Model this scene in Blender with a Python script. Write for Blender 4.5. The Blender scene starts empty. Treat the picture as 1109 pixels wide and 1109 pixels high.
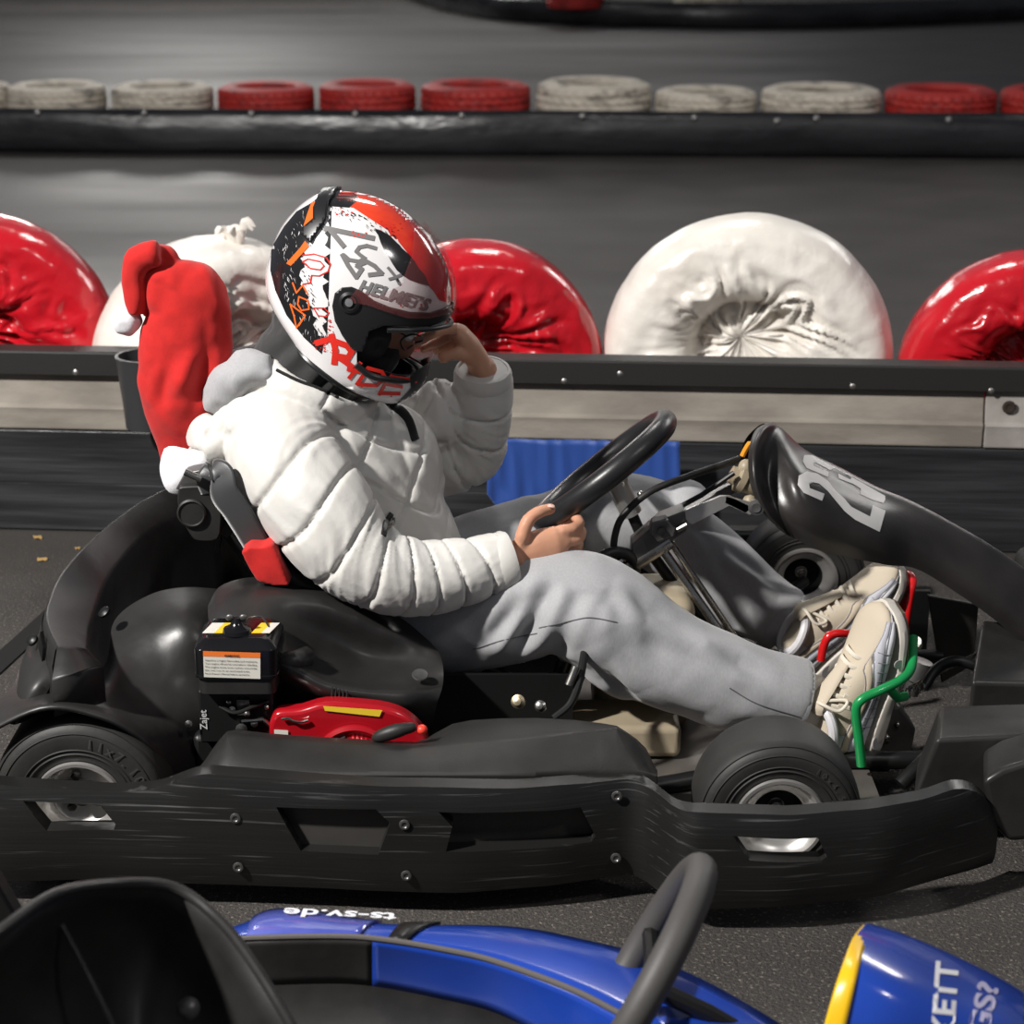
import bpy, bmesh, math, random
import numpy as np
from mathutils import Vector, Matrix, noise, geometry
from mathutils.bvhtree import BVHTree
R = math.radians; PI = math.pi
random.seed(7)
SC = bpy.context.scene; COL = SC.collection
# ---------------------------------------------------------------- camera geometry
F = 2090.0; PITCH = R(18.5); CH = 1.555; CP, SP = math.cos(PITCH), math.sin(PITCH)
def W(px, py, Y):
    "point of the place seen at pixel (px,py) on the vertical plane y=Y"
    dx = (px-554.5)/F; dy = (554.5-py)/F; t = Y/(CP+dy*SP)
    return Vector((t*dx, Y, CH+t*(-SP+dy*CP)))
def G(px, py, z=0.0):
    "same, on the level plane z"
    dx = (px-554.5)/F; dy = (554.5-py)/F; t = (z-CH)/(-SP+dy*CP)
    return Vector((t*dx, t*(CP+dy*SP), z))
def pix(p):
    zc = p[1]*CP+(CH-p[2])*SP; yc = p[1]*SP-(CH-p[2])*CP
    return (554.5+F*p[0]/zc, 554.5-F*yc/zc)
# ---------------------------------------------------------------- materials
MATS = {}
def mat(name, col=None, rough=.5, metal=0., spec=.5, col2=None, nscale=8., namt=.5, nthr=(.35,.65), bump=0., bscale=60., bdist=.002,
        stretch=(1,1,1), rvar=0., coat=0., sheen=0., trans=0., alpha=1., ior=1.45, emit=None, estr=0., sss=0., detail=6., bump2=None):
    if name in MATS: return MATS[name]
    m = bpy.data.materials.new(name); m.use_nodes = True; nt = m.node_tree; N = nt.nodes; L = nt.links
    b = N['Principled BSDF']
    b.inputs['Base Color'].default_value = (*col, 1); b.inputs['Roughness'].default_value = rough
    b.inputs['Metallic'].default_value = metal; b.inputs['Specular IOR Level'].default_value = spec
    b.inputs['Coat Weight'].default_value = coat; b.inputs['Coat Roughness'].default_value = .08
    b.inputs['Sheen Weight'].default_value = sheen; b.inputs['IOR'].default_value = ior
    b.inputs['Transmission Weight'].default_value = trans; b.inputs['Alpha'].default_value = alpha
    if sss: b.inputs['Subsurface Weight'].default_value = sss; b.inputs['Subsurface Scale'].default_value = .006; b.inputs['Subsurface Radius'].default_value = (1,.35,.2)
    if emit: b.inputs['Emission Color'].default_value = (*emit, 1); b.inputs['Emission Strength'].default_value = estr
    tc = N.new('ShaderNodeTexCoord'); mp = N.new('ShaderNodeMapping'); L.new(tc.outputs['Object'], mp.inputs[0])
    mp.inputs['Scale'].default_value = stretch
    def nz(s, d=detail, r=.55):
        n = N.new('ShaderNodeTexNoise'); n.inputs['Scale'].default_value = s; n.inputs['Detail'].default_value = d
        n.inputs['Roughness'].default_value = r; L.new(mp.outputs[0], n.inputs[0]); return n
    if col2 is not None or rvar:
        n = nz(nscale); rp = N.new('ShaderNodeMapRange'); L.new(n.outputs[0], rp.inputs[0])
        rp.inputs[1].default_value = nthr[0]; rp.inputs[2].default_value = nthr[1]
    if col2 is not None:
        mx = N.new('ShaderNodeMix'); mx.data_type = 'RGBA'; mx.inputs['A'].default_value = (*col, 1); mx.inputs['B'].default_value = (*col2, 1)
        ml = N.new('ShaderNodeMath'); ml.operation = 'MULTIPLY'; ml.inputs[1].default_value = namt; L.new(rp.outputs[0], ml.inputs[0])
        L.new(ml.outputs[0], mx.inputs['Factor']); L.new(mx.outputs['Result'], b.inputs['Base Color'])
    if rvar:
        mr = N.new('ShaderNodeMapRange'); L.new(rp.outputs[0], mr.inputs[0]); mr.inputs[3].default_value = max(.03, rough-rvar); mr.inputs[4].default_value = min(1, rough+rvar)
        L.new(mr.outputs[0], b.inputs['Roughness'])
    if bump:
        n2 = nz(bscale, 4); bp = N.new('ShaderNodeBump'); bp.inputs['Strength'].default_value = bump; bp.inputs['Distance'].default_value = bdist
        L.new(n2.outputs[0], bp.inputs['Height'])
        if bump2:
            n3 = nz(bump2[0], 3); bp2 = N.new('ShaderNodeBump'); bp2.inputs['Strength'].default_value = bump2[1]; bp2.inputs['Distance'].default_value = bump2[2]
            L.new(n3.outputs[0], bp2.inputs['Height']); L.new(bp.outputs[0], bp2.inputs['Normal']); bp = bp2
        L.new(bp.outputs[0], b.inputs['Normal'])
    MATS[name] = m; return m
# ---------------------------------------------------------------- mesh building
def frames(path, closed=False, up=None):
    P = [Vector(p) for p in path]; n = len(P); T = []
    for i in range(n):
        if closed: t = P[(i+1) % n]-P[i-1]
        else: t = P[min(i+1, n-1)]-P[max(i-1, 0)]
        T.append(t.normalized() if t.length > 1e-9 else Vector((1,0,0)))
    if up is None:
        up = Vector((0,0,1)) if abs(T[0].z) < .9 else Vector((1,0,0))
        u = (up-T[0]*up.dot(T[0])).normalized(); U = [u]
        for i in range(1, n):
            u = U[-1]-T[i]*U[-1].dot(T[i]); U.append(u.normalized())
    else:
        up = Vector(up); U = [(up-t*up.dot(t)).normalized() for t in T]
    return P, T, U, [T[i].cross(U[i]) for i in range(n)]
def smooth_path(pts, n=8, closed=False):
    P = [Vector(p) for p in pts]; out = []; m = len(P)
    rng = range(m) if closed else range(m-1)
    for i in rng:
        p0 = P[i-1] if (closed or i > 0) else P[i]*2-P[i+1]; p1 = P[i]; p2 = P[(i+1) % m]
        p3 = P[(i+2) % m] if (closed or i+2 < m) else p2*2-p1
        for k in range(n):
            t = k/n; t2 = t*t; t3 = t2*t
            out.append(.5*((2*p1)+(p2-p0)*t+(2*p0-5*p1+4*p2-p3)*t2+(3*p1-p0-3*p2+p3)*t3))
    if not closed: out.append(P[-1])
    return out
def interp(vals, n=8, closed=False):
    v = [Vector((x, 0, 0)) for x in vals]; return [q.x for q in smooth_path(v, n, closed)]
class MB:
    def __init__(s): s.v = []; s.f = []
    def add(s, v, f):
        o = len(s.v); s.v += [Vector(p) for p in v]; s.f += [tuple(i+o for i in q) for q in f]; return s
    def rings(s, rs, closed=False, cap=True):
        n = len(rs[0]); v = [p for r in rs for p in r]; m = len(rs); f = []
        for i in range(m if closed else m-1):
            j = (i+1) % m
            for k in range(n): f.append((i*n+k, i*n+(k+1) % n, j*n+(k+1) % n, j*n+k))
        if cap and not closed: f += [tuple(range(n-1, -1, -1)), tuple((m-1)*n+k for k in range(n))]
        return s.add(v, f)
    def tube(s, path, r, n=12, closed=False, cap=True, up=None, rb=None, sup=2.):
        P, T, U, V = frames(path, closed, up); m = len(P)
        ra = r if hasattr(r, '__len__') else [r]*m; rbb = ra if rb is None else (rb if hasattr(rb, '__len__') else [rb]*m)
        rs = []
        for i in range(m):
            ring = []
            for k in range(n):
                a = 2*PI*k/n; c, q = math.cos(a), math.sin(a)
                if sup != 2.: c = math.copysign(abs(c)**(2/sup), c); q = math.copysign(abs(q)**(2/sup), q)
                ring.append(P[i]+U[i]*(ra[i]*c)+V[i]*(rbb[i]*q))
            rs.append(ring)
        return s.rings(rs, closed, cap)
    def grid(s, g, closeu=False):
        m, n = len(g), len(g[0]); f = []
        for i in range(m if closeu else m-1):
            for k in range(n-1):
                j = (i+1) % m; f.append((i*n+k, i*n+k+1, j*n+k+1, j*n+k))
        return s.add([p for r in g for p in r], f)
    def box(s, c, d, rot=None):
        c = Vector(c); M = rot or Matrix.Identity(3)
        v = [c+M@Vector((x*d[0]/2, y*d[1]/2, z*d[2]/2)) for x in (-1,1) for y in (-1,1) for z in (-1,1)]
        return s.add(v, [(0,1,3,2),(4,6,7,5),(0,4,5,1),(2,3,7,6),(0,2,6,4),(1,5,7,3)])
    def prism(s, poly, off):
        off = Vector(off); n = len(poly); P = [Vector(p) for p in poly]
        return s.rings([P, [p+off for p in P]])
    def lathe(s, prof, o=(0,0,0), ax=(0,0,1), n=32, closed=False, cap=True):
        ax = Vector(ax).normalized(); o = Vector(o)
        u = ax.orthogonal().normalized() if abs(ax.y) < .9 else Vector((1,0,0)); u = (u-ax*u.dot(ax)).normalized(); v = ax.cross(u)
        rs = []
        for (r, h) in prof:
            r = max(r, 1e-4); rs.append([o+ax*h+(u*math.cos(2*PI*k/n)+v*math.sin(2*PI*k/n))*r for k in range(n)])
        return s.rings(rs, closed, cap and not closed)
    def ell(s, c, rad, rot=None, n=16, m=10):
        c = Vector(c); M = rot or Matrix.Identity(3); rs = []
        for i in range(m+1):
            a = PI*(i/m); sr = max(math.sin(a), .01)
            rs.append([c+M@Vector((rad[0]*sr*math.cos(2*PI*k/n), rad[1]*sr*math.sin(2*PI*k/n), rad[2]*math.cos(a))) for k in range(n)])
        return s.rings(rs)
    def disp(s, fn):
        s.v = [fn(p) for p in s.v]; return s
WP = {}   # world position of each origin
def tag(o, label=None, cat=None, group=None, kind=None):
    if label: o['label'] = label
    if cat: o['category'] = cat
    if group: o['group'] = group
    if kind: o['kind'] = kind
    return o
def obj(name, mb, m, parent=None, smooth=True, bevel=0., bseg=2, sub=0, solid=0., base=False, angle=35, label=None, recalc=True, bool_=None):
    me = bpy.data.meshes.new(name)
    V = np.array([tuple(p) for p in mb.v]); lo, hi = V.min(0), V.max(0); c = (lo+hi)/2
    if base: c[2] = lo[2]
    V = V-c; me.from_pydata([tuple(p) for p in V], [], mb.f)
    if recalc:
        bm = bmesh.new(); bm.from_mesh(me); bmesh.ops.recalc_face_normals(bm, faces=bm.faces); bm.to_mesh(me); bm.free()
    me.update(); o = bpy.data.objects.new(name, me); COL.objects.link(o); me.materials.append(m)
    o.location = c; WP[o] = Vector(c)
    if parent is not None: o.parent = parent; o.matrix_parent_inverse = Matrix.Translation(-WP[parent])
    if solid: q = o.modifiers.new('solid', 'SOLIDIFY'); q.thickness = solid; q.offset = 0
    if bool_:
        for cm in bool_:
            q = o.modifiers.new('cut', 'BOOLEAN'); q.operation = 'DIFFERENCE'; q.object = cm; q.solver = 'EXACT'
        bpy.context.view_layer.update(); dg = bpy.context.evaluated_depsgraph_get()
        ev = bpy.data.meshes.new_from_object(o.evaluated_get(dg)); o.modifiers.clear(); o.data = ev
    if bevel: q = o.modifiers.new('bevel', 'BEVEL'); q.width = bevel; q.segments = bseg; q.limit_method = 'ANGLE'; q.angle_limit = R(30)
    if bevel and smooth: q = o.modifiers.new('wn', 'WEIGHTED_NORMAL'); q.keep_sharp = True
    if sub: q = o.modifiers.new('sub', 'SUBSURF'); q.levels = sub; q.render_levels = sub
    me = o.data
    if smooth:
        me.polygons.foreach_set('use_smooth', [True]*len(me.polygons))
        if not sub and angle < 180: me.set_sharp_from_angle(angle=R(angle)) if not bevel else me.set_sharp_from_angle(angle=R(60))
    if label: o['label'] = label
    return o
def cutter(poly, off):
    mb = MB().prism(poly, off); me = bpy.data.meshes.new('c'); me.from_pydata([tuple(p) for p in mb.v], [], mb.f)
    bm = bmesh.new(); bm.from_mesh(me); bmesh.ops.recalc_face_normals(bm, faces=bm.faces); bm.to_mesh(me); bm.free()
    o = bpy.data.objects.new('c', me); COL.objects.link(o); return o
def kill(os_):
    for o in os_: bpy.data.objects.remove(o)
def thing(name, loc, label, cat, group=None):
    o = bpy.data.objects.new(name, None); COL.objects.link(o); o.location = loc; WP[o] = Vector(loc); o.empty_display_size = .05
    return tag(o, label, cat, group)
def remesh(mb, vox, it=4, fac=.5):
    "one continuous closed surface from overlapping volumes; returns an MB"
    me = bpy.data.meshes.new('t'); me.from_pydata([tuple(p) for p in mb.v], [], mb.f)
    bm = bmesh.new(); bm.from_mesh(me); bmesh.ops.recalc_face_normals(bm, faces=bm.faces); bm.to_mesh(me); bm.free()
    o = bpy.data.objects.new('t', me); COL.objects.link(o)
    q = o.modifiers.new('r', 'REMESH'); q.mode = 'VOXEL'; q.voxel_size = vox
    if it: q = o.modifiers.new('s', 'SMOOTH'); q.iterations = it; q.factor = fac
    bpy.context.view_layer.update(); dg = bpy.context.evaluated_depsgraph_get()
    ev = bpy.data.meshes.new_from_object(o.evaluated_get(dg)); bpy.data.objects.remove(o)
    r = MB(); r.v = [v.co.copy() for v in ev.vertices]; r.f = [tuple(p.vertices) for p in ev.polygons]; r.n = [v.normal.copy() for v in ev.vertices]
    return r
def vnorm(mb):
    me = bpy.data.meshes.new('t'); me.from_pydata([tuple(p) for p in mb.v], [], mb.f); me.update()
    mb.n = [v.normal.copy() for v in me.vertices]; return mb
def bvh(mb): return BVHTree.FromPolygons([tuple(p) for p in mb.v], mb.f)
def nz(p, s=1., o=4): return noise.fractal(Vector(p)*s, 1., 2., o)
def ridged(p, s=1.): return 1-abs(noise.noise(Vector(p)*s))*2
CAMP = Vector((0, 0, CH))
def decal(polys, tree, off=.0006, step=4., thick=0., cast=None):
    "flat artwork given as pixel-space outlines, laid onto the surface under it"
    mb = MB()
    cast = cast or (lambda x, y: tree.ray_cast(CAMP, (W(x, y, 3.)-CAMP).normalized()))
    for poly in polys:
        n = len(poly); bd = []
        for i in range(n):
            a = Vector(poly[i]).to_2d(); b = Vector(poly[(i+1) % n]).to_2d(); k = max(1, int((b-a).length/step))
            bd += [a+(b-a)*(j/k) for j in range(k)]
        xs = [p.x for p in bd]; ys = [p.y for p in bd]; pts = list(bd)
        x = min(xs)+step/2
        while x < max(xs):
            y = min(ys)+step/2
            while y < max(ys):
                pts.append(Vector((x, y))); y += step
            x += step
        m = len(bd)
        try: vs, es, fs, *_ = geometry.delaunay_2d_cdt(pts, [(i, (i+1) % m) for i in range(m)], [list(range(m))], 1, 1e-5)
        except Exception: continue
        pos = []
        for p in vs:
            h = cast(p.x, p.y); pos.append(None if h[0] is None else h[0]+h[1]*(off if h[1].dot(CAMP-h[0]) > 0 else -off))
        idx = {}; vv = []; ff = []
        for f in fs:
            if any(pos[i] is None for i in f): continue
            if max((pos[i]-pos[f[0]]).length for i in f) > .06: continue
            q = []
            for i in f:
                if i not in idx: idx[i] = len(vv); vv.append(pos[i])
                q.append(idx[i])
            ff.append(tuple(q))
        if ff: mb.add(vv, ff)
    return mb
def stroke(pts, w, taper=False):
    "outline polygons of a brush stroke"
    P = [Vector(p).to_2d() for p in pts]; out = []
    for i in range(len(P)-1):
        a, b = P[i], P[i+1]; d = (b-a); 
        if d.length < 1e-6: continue
        d.normalize(); nn = Vector((-d.y, d.x))*w/2; e = d*w*.3
        out.append([a-e+nn, a-e-nn, b+e-nn, b+e+nn])
    return out
# ---------------------------------------------------------------- camera, view
cam = bpy.data.objects.new('camera', bpy.data.cameras.new('camera')); COL.objects.link(cam); SC.camera = cam
cam.location = (0, 0, CH); cam.rotation_euler = (R(90)-PITCH, 0, 0)
cam.data.sensor_width = 36; cam.data.lens = F/1109*36; cam.data.clip_end = 200; cam.data.clip_start = .05
cam.data.dof.use_dof = True; cam.data.dof.focus_distance = 3.22; cam.data.dof.aperture_fstop = 5.6
SC.view_settings.view_transform = 'Standard'; SC.view_settings.look = 'None'; SC.view_settings.gamma = 1; SC.view_settings.exposure = 0
wd = bpy.data.worlds.new('hall'); SC.world = wd; wd.use_nodes = True
wd.node_tree.nodes['Background'].inputs[0].default_value = (.80, .86, 1, 1); wd.node_tree.nodes['Background'].inputs[1].default_value = .13
def lamp(loc, aim, e, sx, sy=None, col=(1,.97,.93)):
    l = bpy.data.lights.new('hall_lamp', 'AREA'); l.energy = e; l.size = sx; l.color = col
    l.shape = 'RECTANGLE' if sy else 'DISK'
    if sy: l.size_y = sy
    o = bpy.data.objects.new('hall_lamp', l); COL.objects.link(o); o.location = loc
    o.rotation_euler = (Vector(aim)-Vector(loc)).to_track_quat('-Z', 'Y').to_euler(); return o
# ---------------------------------------------------------------- setting
def floor_mat():
    m = mat('asphalt', (.055,.049,.045), rough=.75, col2=(.028,.025,.023), nscale=2.2, namt=.6, bump=.6, bscale=170, bdist=.006, rvar=0)
    nt = m.node_tree; N = nt.nodes; L = nt.links; b = N['Principled BSDF']; mp = N['Mapping']
    lk = b.inputs['Base Color'].links[0].from_socket
    v = N.new('ShaderNodeTexNoise'); v.inputs['Scale'].default_value = 150; v.inputs['Detail'].default_value = 2; L.new(mp.outputs[0], v.inputs[0])
    r = N.new('ShaderNodeMapRange'); r.inputs[1].default_value = .58; r.inputs[2].default_value = .70; L.new(v.outputs[0], r.inputs[0])
    sp = N.new('ShaderNodeSeparateXYZ'); L.new(N['Texture Coordinate'].outputs['Object'], sp.inputs[0])
    g = N.new('ShaderNodeMapRange'); g.inputs[1].default_value = 3.9; g.inputs[2].default_value = 4.6; g.inputs[3].default_value = 1; g.inputs[4].default_value = 0; L.new(sp.outputs[1], g.inputs[0])
    mu = N.new('ShaderNodeMath'); mu.operation = 'MULTIPLY'; L.new(r.outputs[0], mu.inputs[0]); L.new(g.outputs[0], mu.inputs[1])
    mx = N.new('ShaderNodeMix'); mx.data_type = 'RGBA'; L.new(mu.outputs[0], mx.inputs['Factor']); L.new(lk, mx.inputs['A']); mx.inputs['B'].default_value = (.17,.145,.12,1)
    L.new(mx.outputs['Result'], b.inputs['Base Color'])
    # polished racing line far away, rough tarmac near
    n = N.new('ShaderNodeTexNoise'); n.inputs['Scale'].default_value = .5; n.inputs['Detail'].default_value = 5
    m2 = N.new('ShaderNodeMapping'); m2.inputs['Scale'].default_value = (.35, 1.6, 1); L.new(N['Texture Coordinate'].outputs['Object'], m2.inputs[0]); L.new(m2.outputs[0], n.inputs[0])
    rr = N.new('ShaderNodeMapRange'); rr.inputs[1].default_value = .35; rr.inputs[2].default_value = .65; rr.inputs[3].default_value = .42; rr.inputs[4].default_value = .62; L.new(n.outputs[0], rr.inputs[0])
    g2 = N.new('ShaderNodeMix'); g2.data_type = 'FLOAT'; L.new(g.outputs[0], g2.inputs['Factor']); L.new(rr.outputs[0], g2.inputs['A']); g2.inputs['B'].default_value = .8
    L.new(g2.outputs['Result'], b.inputs['Roughness'])
    bp = N['Bump']; gb = N.new('ShaderNodeMapRange'); gb.inputs[3].default_value = .12; gb.inputs[4].default_value = 1.; L.new(g.outputs[0], gb.inputs[0]); L.new(gb.outputs[0], bp.inputs['Strength'])
    return m
fl = MB().box((0, 14, -.05), (40, 36, .1)); fo = obj('floor', fl, floor_mat(), smooth=False); tag(fo, kind='structure')
fo.data.transform(Matrix.Translation(fo.location)); fo.location = (0,0,0)
far = MB().box((0, 32, 2.5), (40, .2, 5)); tag(obj('wall_back', far, mat('hall_wall', (.32,.32,.33), rough=.8, col2=(.2,.2,.2), nscale=.4), smooth=False), kind='structure')
p0, p1 = G(0, 706, .0), G(50, 661, .0); d = (p1-p0).normalized(); q0 = G(0, 731, 0)
w_ = (q0-p0); w_ -= d*w_.dot(d)
mb = MB(); a = p0-d*1.; c = p1+d*1.2; mb.prism([a, c, c+w_, a+w_], (0,0,.004))
tag(obj('trim_1', mb, mat('black_gap', (.006,.006,.006), rough=.7), smooth=False), kind='structure')
leaf = mat('dry_leaf', (.42,.27,.1), rough=.8)
LL = ['small dry yellow leaf on the floor left of the kart, largest of three', 'dry leaf fragment on the floor close to the foot of the guard rail board', 'small dry leaf fragment beside the back bumper of the kart']
for i, (x, y, s) in enumerate([(46,606,.016), (41,582,.013), (84,594,.007)]):
    c = G(x, y, .003); mb = MB(); pts = []
    for k in range(9):
        a = 2*PI*k/9; rr = s*(.6+.5*random.random()); pts.append(c+Vector((rr*math.cos(a), rr*.9*math.sin(a), .003*math.sin(3*a))))
    mb.prism(pts, (0,0,.0012)); tag(obj('leaf', mb, leaf, base=True), LL[i], 'leaf', 'dry leaves on the floor')
# ---- near guard rail barrier
bl = G(0, 572); br = W(1109, 397, 4.348); br.z = 0; bd = (br-bl).normalized(); bn = Vector((bd.y, -bd.x, 0))   # bn towards camera
BA = bl-bd*.7; BB = br+bd*.8
M_board = mat('barrier_board', (.014,.0145,.016), rough=.45, col2=(.045,.047,.052), nscale=14, namt=.55, stretch=(.12,1,2.6), rvar=.12, bump=.5, bscale=40, bdist=.003)
M_rail = mat('weathered_rail', (.30,.27,.23), rough=.8, col2=(.16,.14,.12), nscale=7, namt=.8, stretch=(.6,1,2), bump=.3, bscale=120)
M_rail2 = mat('weathered_rail_pale', (.36,.33,.31), rough=.8, col2=(.2,.18,.16), nscale=9, namt=.6, bump=.3, bscale=120)
M_strip = mat('dark_strip', (.018,.017,.016), rough=.5, bump=.2, bscale=60)
M_bolt = mat('bolt_steel', (.35,.34,.33), rough=.4, metal=.9)
bar = thing('guard_rail_barrier', (BA+BB)/2, 'long low trackside barrier of weathered beige rail over black plank, right behind the kart', 'barrier')
def along(s, off, z): return bl+bd*s+bn*off+Vector((0,0,z))
def beam(prof, s0, s1, n=1):
    return MB().rings([[along(s0+(s1-s0)*k/n, o, z) for (o, z) in prof] for k in range(n+1)])
SA, SB = -.7, (br-bl).length+.8; SJ = (W(1066,440,4.36)-bl).dot(bd)
obj('plank', beam([(0,0),(.012,.004),(.012,.12),(.0105,.124),(.012,.128),(.012,.256),(.004,.262),(-.04,.262),(-.04,0)], SA, SB), M_board, bar, bevel=.002)
railp = [(-.005,.262),(.012,.262),(.014,.268),(.012,.300),(.016,.316),(.006,.322),(-.004,.36),(-.008,.402),(-.03,.402),(-.03,.262)]
obj('rail', beam(railp, SA, SJ-.002), M_rail, bar, bevel=.0015)
obj('rail', beam([(o+.004, z) for o, z in railp], SJ+.002, SB), M_rail2, bar, bevel=.0015, label='paler rail section right of the joint')
obj('top_strip', beam([(.012,.398),(.016,.398),(.016,.452),(.012,.456),(-.05,.456),(-.05,.398)], SA, SB), M_strip, bar, bevel=.001)
for x, z in [(76,.405),(612,.405),(920,.405),(672,.425),(1066,.40)]:
    s = (W(x,400,4.45)-bl).dot(bd); obj('bolt', MB().lathe([(.007,0),(.007,.002),(.004,.004)], along(s,.014,z), bn, n=12), M_bolt, bar)
s = (W(1092,440,4.35)-bl).dot(bd); obj('bolt', MB().lathe([(.016,0),(.014,.003),(.008,.003),(.007,.001)], along(s,.010,.36), bn, n=16), mat('rust_hole', (.03,.02,.015), rough=.9), bar, label='rusty bolt hole')
a = W(157,385,4.40); b = W(163,462,4.40)
obj('post_sleeve', MB().lathe([(.024,0),(.058,0),(.062,.06),(.072,(a-b).length-.01),(.074,(a-b).length),(.066,(a-b).length),(.055,.02)], (b.x, 4.405, b.z), (0,0,1)), mat('sleeve_plastic', (.035,.035,.037), rough=.4, bump=.1), bar)
# ---- blue cloth on the barrier
Yc = 4.30; top = [(528,474),(560,473),(600,474),(640,474),(690,475),(736,478)]
g = []
for i in range(41):
    u = i/40; x = 528+208*u; ty = 474+3*u; by = 520+40*u+25*math.sin(u*5)**2 if u < .85 else 560
    if u < .15: by = 500+300*u
    row = []
    for k in range(25):
        v = k/24; p = W(x, ty+(640-ty)*v*(.35+.65*min(1,u*3)), Yc+.055*(1-u)); f_ = .012*math.sin(u*26+v*2.)*(.3+v)+.006*math.sin(u*47-v*5)
        p.y -= abs(f_)+.004; row.append(p)
    g.append(row)
cl = obj('blue_cloth', MB().grid(g), mat('blue_fabric', (.012,.055,.26), rough=.55, sheen=.3, bump=.3, bscale=500, bdist=.0005), solid=.002, base=True, angle=180)
tag(cl, 'bright blue cloth hanging over the black barrier plank behind the steering wheel', 'cloth')
# ---- wrapped tyres behind it
def wrapped(name, cx, cyp, Y, rad, thick, yaw, m, hole, seed, label, tilt=0, knot=False, lean=0., hole_off=(-.05,.16)):
    n, nr = 160, 46; o = W(cx, cyp, Y); o = Vector((o.x, Y, rad*.97))
    prof = []
    for side in (1, -1):
        for i in range(nr):
            prof.append((i/nr, side))
    rs = []
    def ring(r, h, side):
        out = []
        for k in range(n):
            a = 2*PI*k/n; c_, s_ = math.cos(a), math.sin(a); q = Vector((c_*r*6, s_*r*6, seed+side))
            rr = r/rad; wr = 0
            if rr < .80:
                fa = 1-(rr/.80)**2; q5 = Vector((c_*2.6+seed, s_*2.6, rr*1.2)); wa = a+.5*noise.noise(q5)*2
                q6 = Vector((math.cos(wa+rr*1.2)*2.3+seed, math.sin(wa+rr*1.2)*2.3, rr*.9))
                wr = (ridged(q6, 1.3)-.4)*.050*fa*min(1, rr*3)+.022*(ridged(q6*2.3, 1.)-.3)*fa*min(1, rr*3)
                wr += .02*noise.noise(Vector((c_*rr*5+seed*3, s_*rr*5, 2)))*fa
            wr += .0035*nz(q, 1.6, 3)+.004*max(0, ridged((a*2.2+seed, rr*1.2, 0), 1.)-.86)*6
            r2 = r*(1+.006*noise.noise(Vector((c_*4+seed, s_*4, 1)))+.004*noise.noise(Vector((c_*14+seed, s_*14, 1)))) 
            ho = max(0, 1-rr/.75)*rad; out.append(Vector((c_*r2+(hole_off[0])*ho, side*(h+wr), s_*r2+hole_off[1]*ho)))
        return out
    for i in range(nr):       # front
        t = i/(nr-1); r = rad*t
        R0 = rad*(.66); mr = rad-R0
        if r > R0-mr: u = min(1, abs(r-R0)/mr); h = thick/2*(max(0, 1-u**(4.5 if r > R0 else 2.6)))**.5
        else: h = 0
        h = max(h, thick/2*(1-hole)*(1 if r < R0 else 0)*(.75+.25*t))
        rs.append(ring(max(r, .002), h, -1))
    rs2 = []
    for i in range(nr-2, -1, -4):
        t = i/(nr-1); r = rad*t; R0 = rad*.66; mr = rad-R0
        u = min(1, abs(r-R0)/mr); h = thick/2*math.sqrt(max(0, 1-u**2.6)) if r > R0-mr else 0
        rs2.append(ring(max(r, .002), max(h, thick/2*(1-hole)*(1 if r < R0 else 0)), 1))
    mb = MB().rings(rs+rs2)
    M = Matrix.Rotation(yaw, 3, 'Z') @ Matrix.Rotation(lean, 3, 'X') @ Matrix.Rotation(tilt, 3, 'Y')
    mb.disp(lambda p: o+M@p)
    lowest = min(p.z for p in mb.v); mb.disp(lambda p: p-Vector((0,0,lowest)))
    ob = obj(name, mb, m, base=True, angle=180)
    tag(ob, label, 'tyre', 'wrapped tyres behind the guard rail'); return ob, o
M_wwrap = mat('white_wrap', (.78,.74,.68), rough=.32, col2=(.55,.48,.40), nscale=5, namt=.45, nthr=(.5,.75), bump=.55, bscale=22, bdist=.006, bump2=(6,.4,.012), spec=.5)
M_rwrap = mat('red_wrap', (.55,.010,.02), rough=.22, col2=(.38,.006,.012), nscale=4, namt=.6, bump=.6, bscale=16, bdist=.008, bump2=(5,.5,.02), coat=.4)
wrapped('wrapped_tyre', 808, 400, 4.80, .368, .24, R(-7), M_wwrap, .75, 1.3, 'large tyre wrapped in white plastic film, the one standing alone right of the steering wheel')
wrapped('wrapped_tyre', 512, 400, 4.80, .335, .26, R(12), M_rwrap, .75, 5.1, 'tyre wrapped in glossy red plastic directly behind the helmet and raised hand')
wrapped('wrapped_tyre', -22, 400, 4.86, .365, .26, R(10), M_rwrap, .8, 8.2, 'tyre wrapped in glossy red plastic at the far left, cut by the photo edge')
wrapped('wrapped_tyre', 1118, 400, 4.66, .335, .26, R(-12), M_rwrap, .8, 11.4, 'tyre wrapped in glossy red plastic at the far right end of the guard rail')
wt, o = wrapped('wrapped_tyre', 236, 400, 4.84, .335, .30, R(38), M_wwrap, .35, 14.2, 'tyre wrapped in dirty white plastic with a tied knot on top, behind the red hat')
mb = MB(); kp = W(256, 272, 4.80)
for k in range(9):
    a = 2*PI*k/9+.3; L_ = .045+.035*random.random(); mb.tube(smooth_path([kp+Vector((0,0,-.03)), kp+Vector((.006*math.cos(a), .006*math.sin(a), .006)), kp+Vector((.035*math.cos(a)*random.uniform(.6,1.3), .03*math.sin(a), L_)), kp+Vector((.05*math.cos(a), .035*math.sin(a), L_*.8))], 4), [.016,.014,.012,.010,.009,.009,.010,.011,.012,.010,.008,.006,.003][:13], n=7, rb=.003)
k = obj('knot', mb, M_wwrap, wt); 
mb = MB(); c = W(150, 372, 4.62)
mb.tube(smooth_path([W(112,378,4.7), W(135,366,4.68), W(165,366,4.66), W(190,376,4.7)], 5), [.02,.026,.03,.03,.035,.03,.035,.03,.035,.03,.03,.035,.03,.03,.025,.02][:16], n=12)
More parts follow.
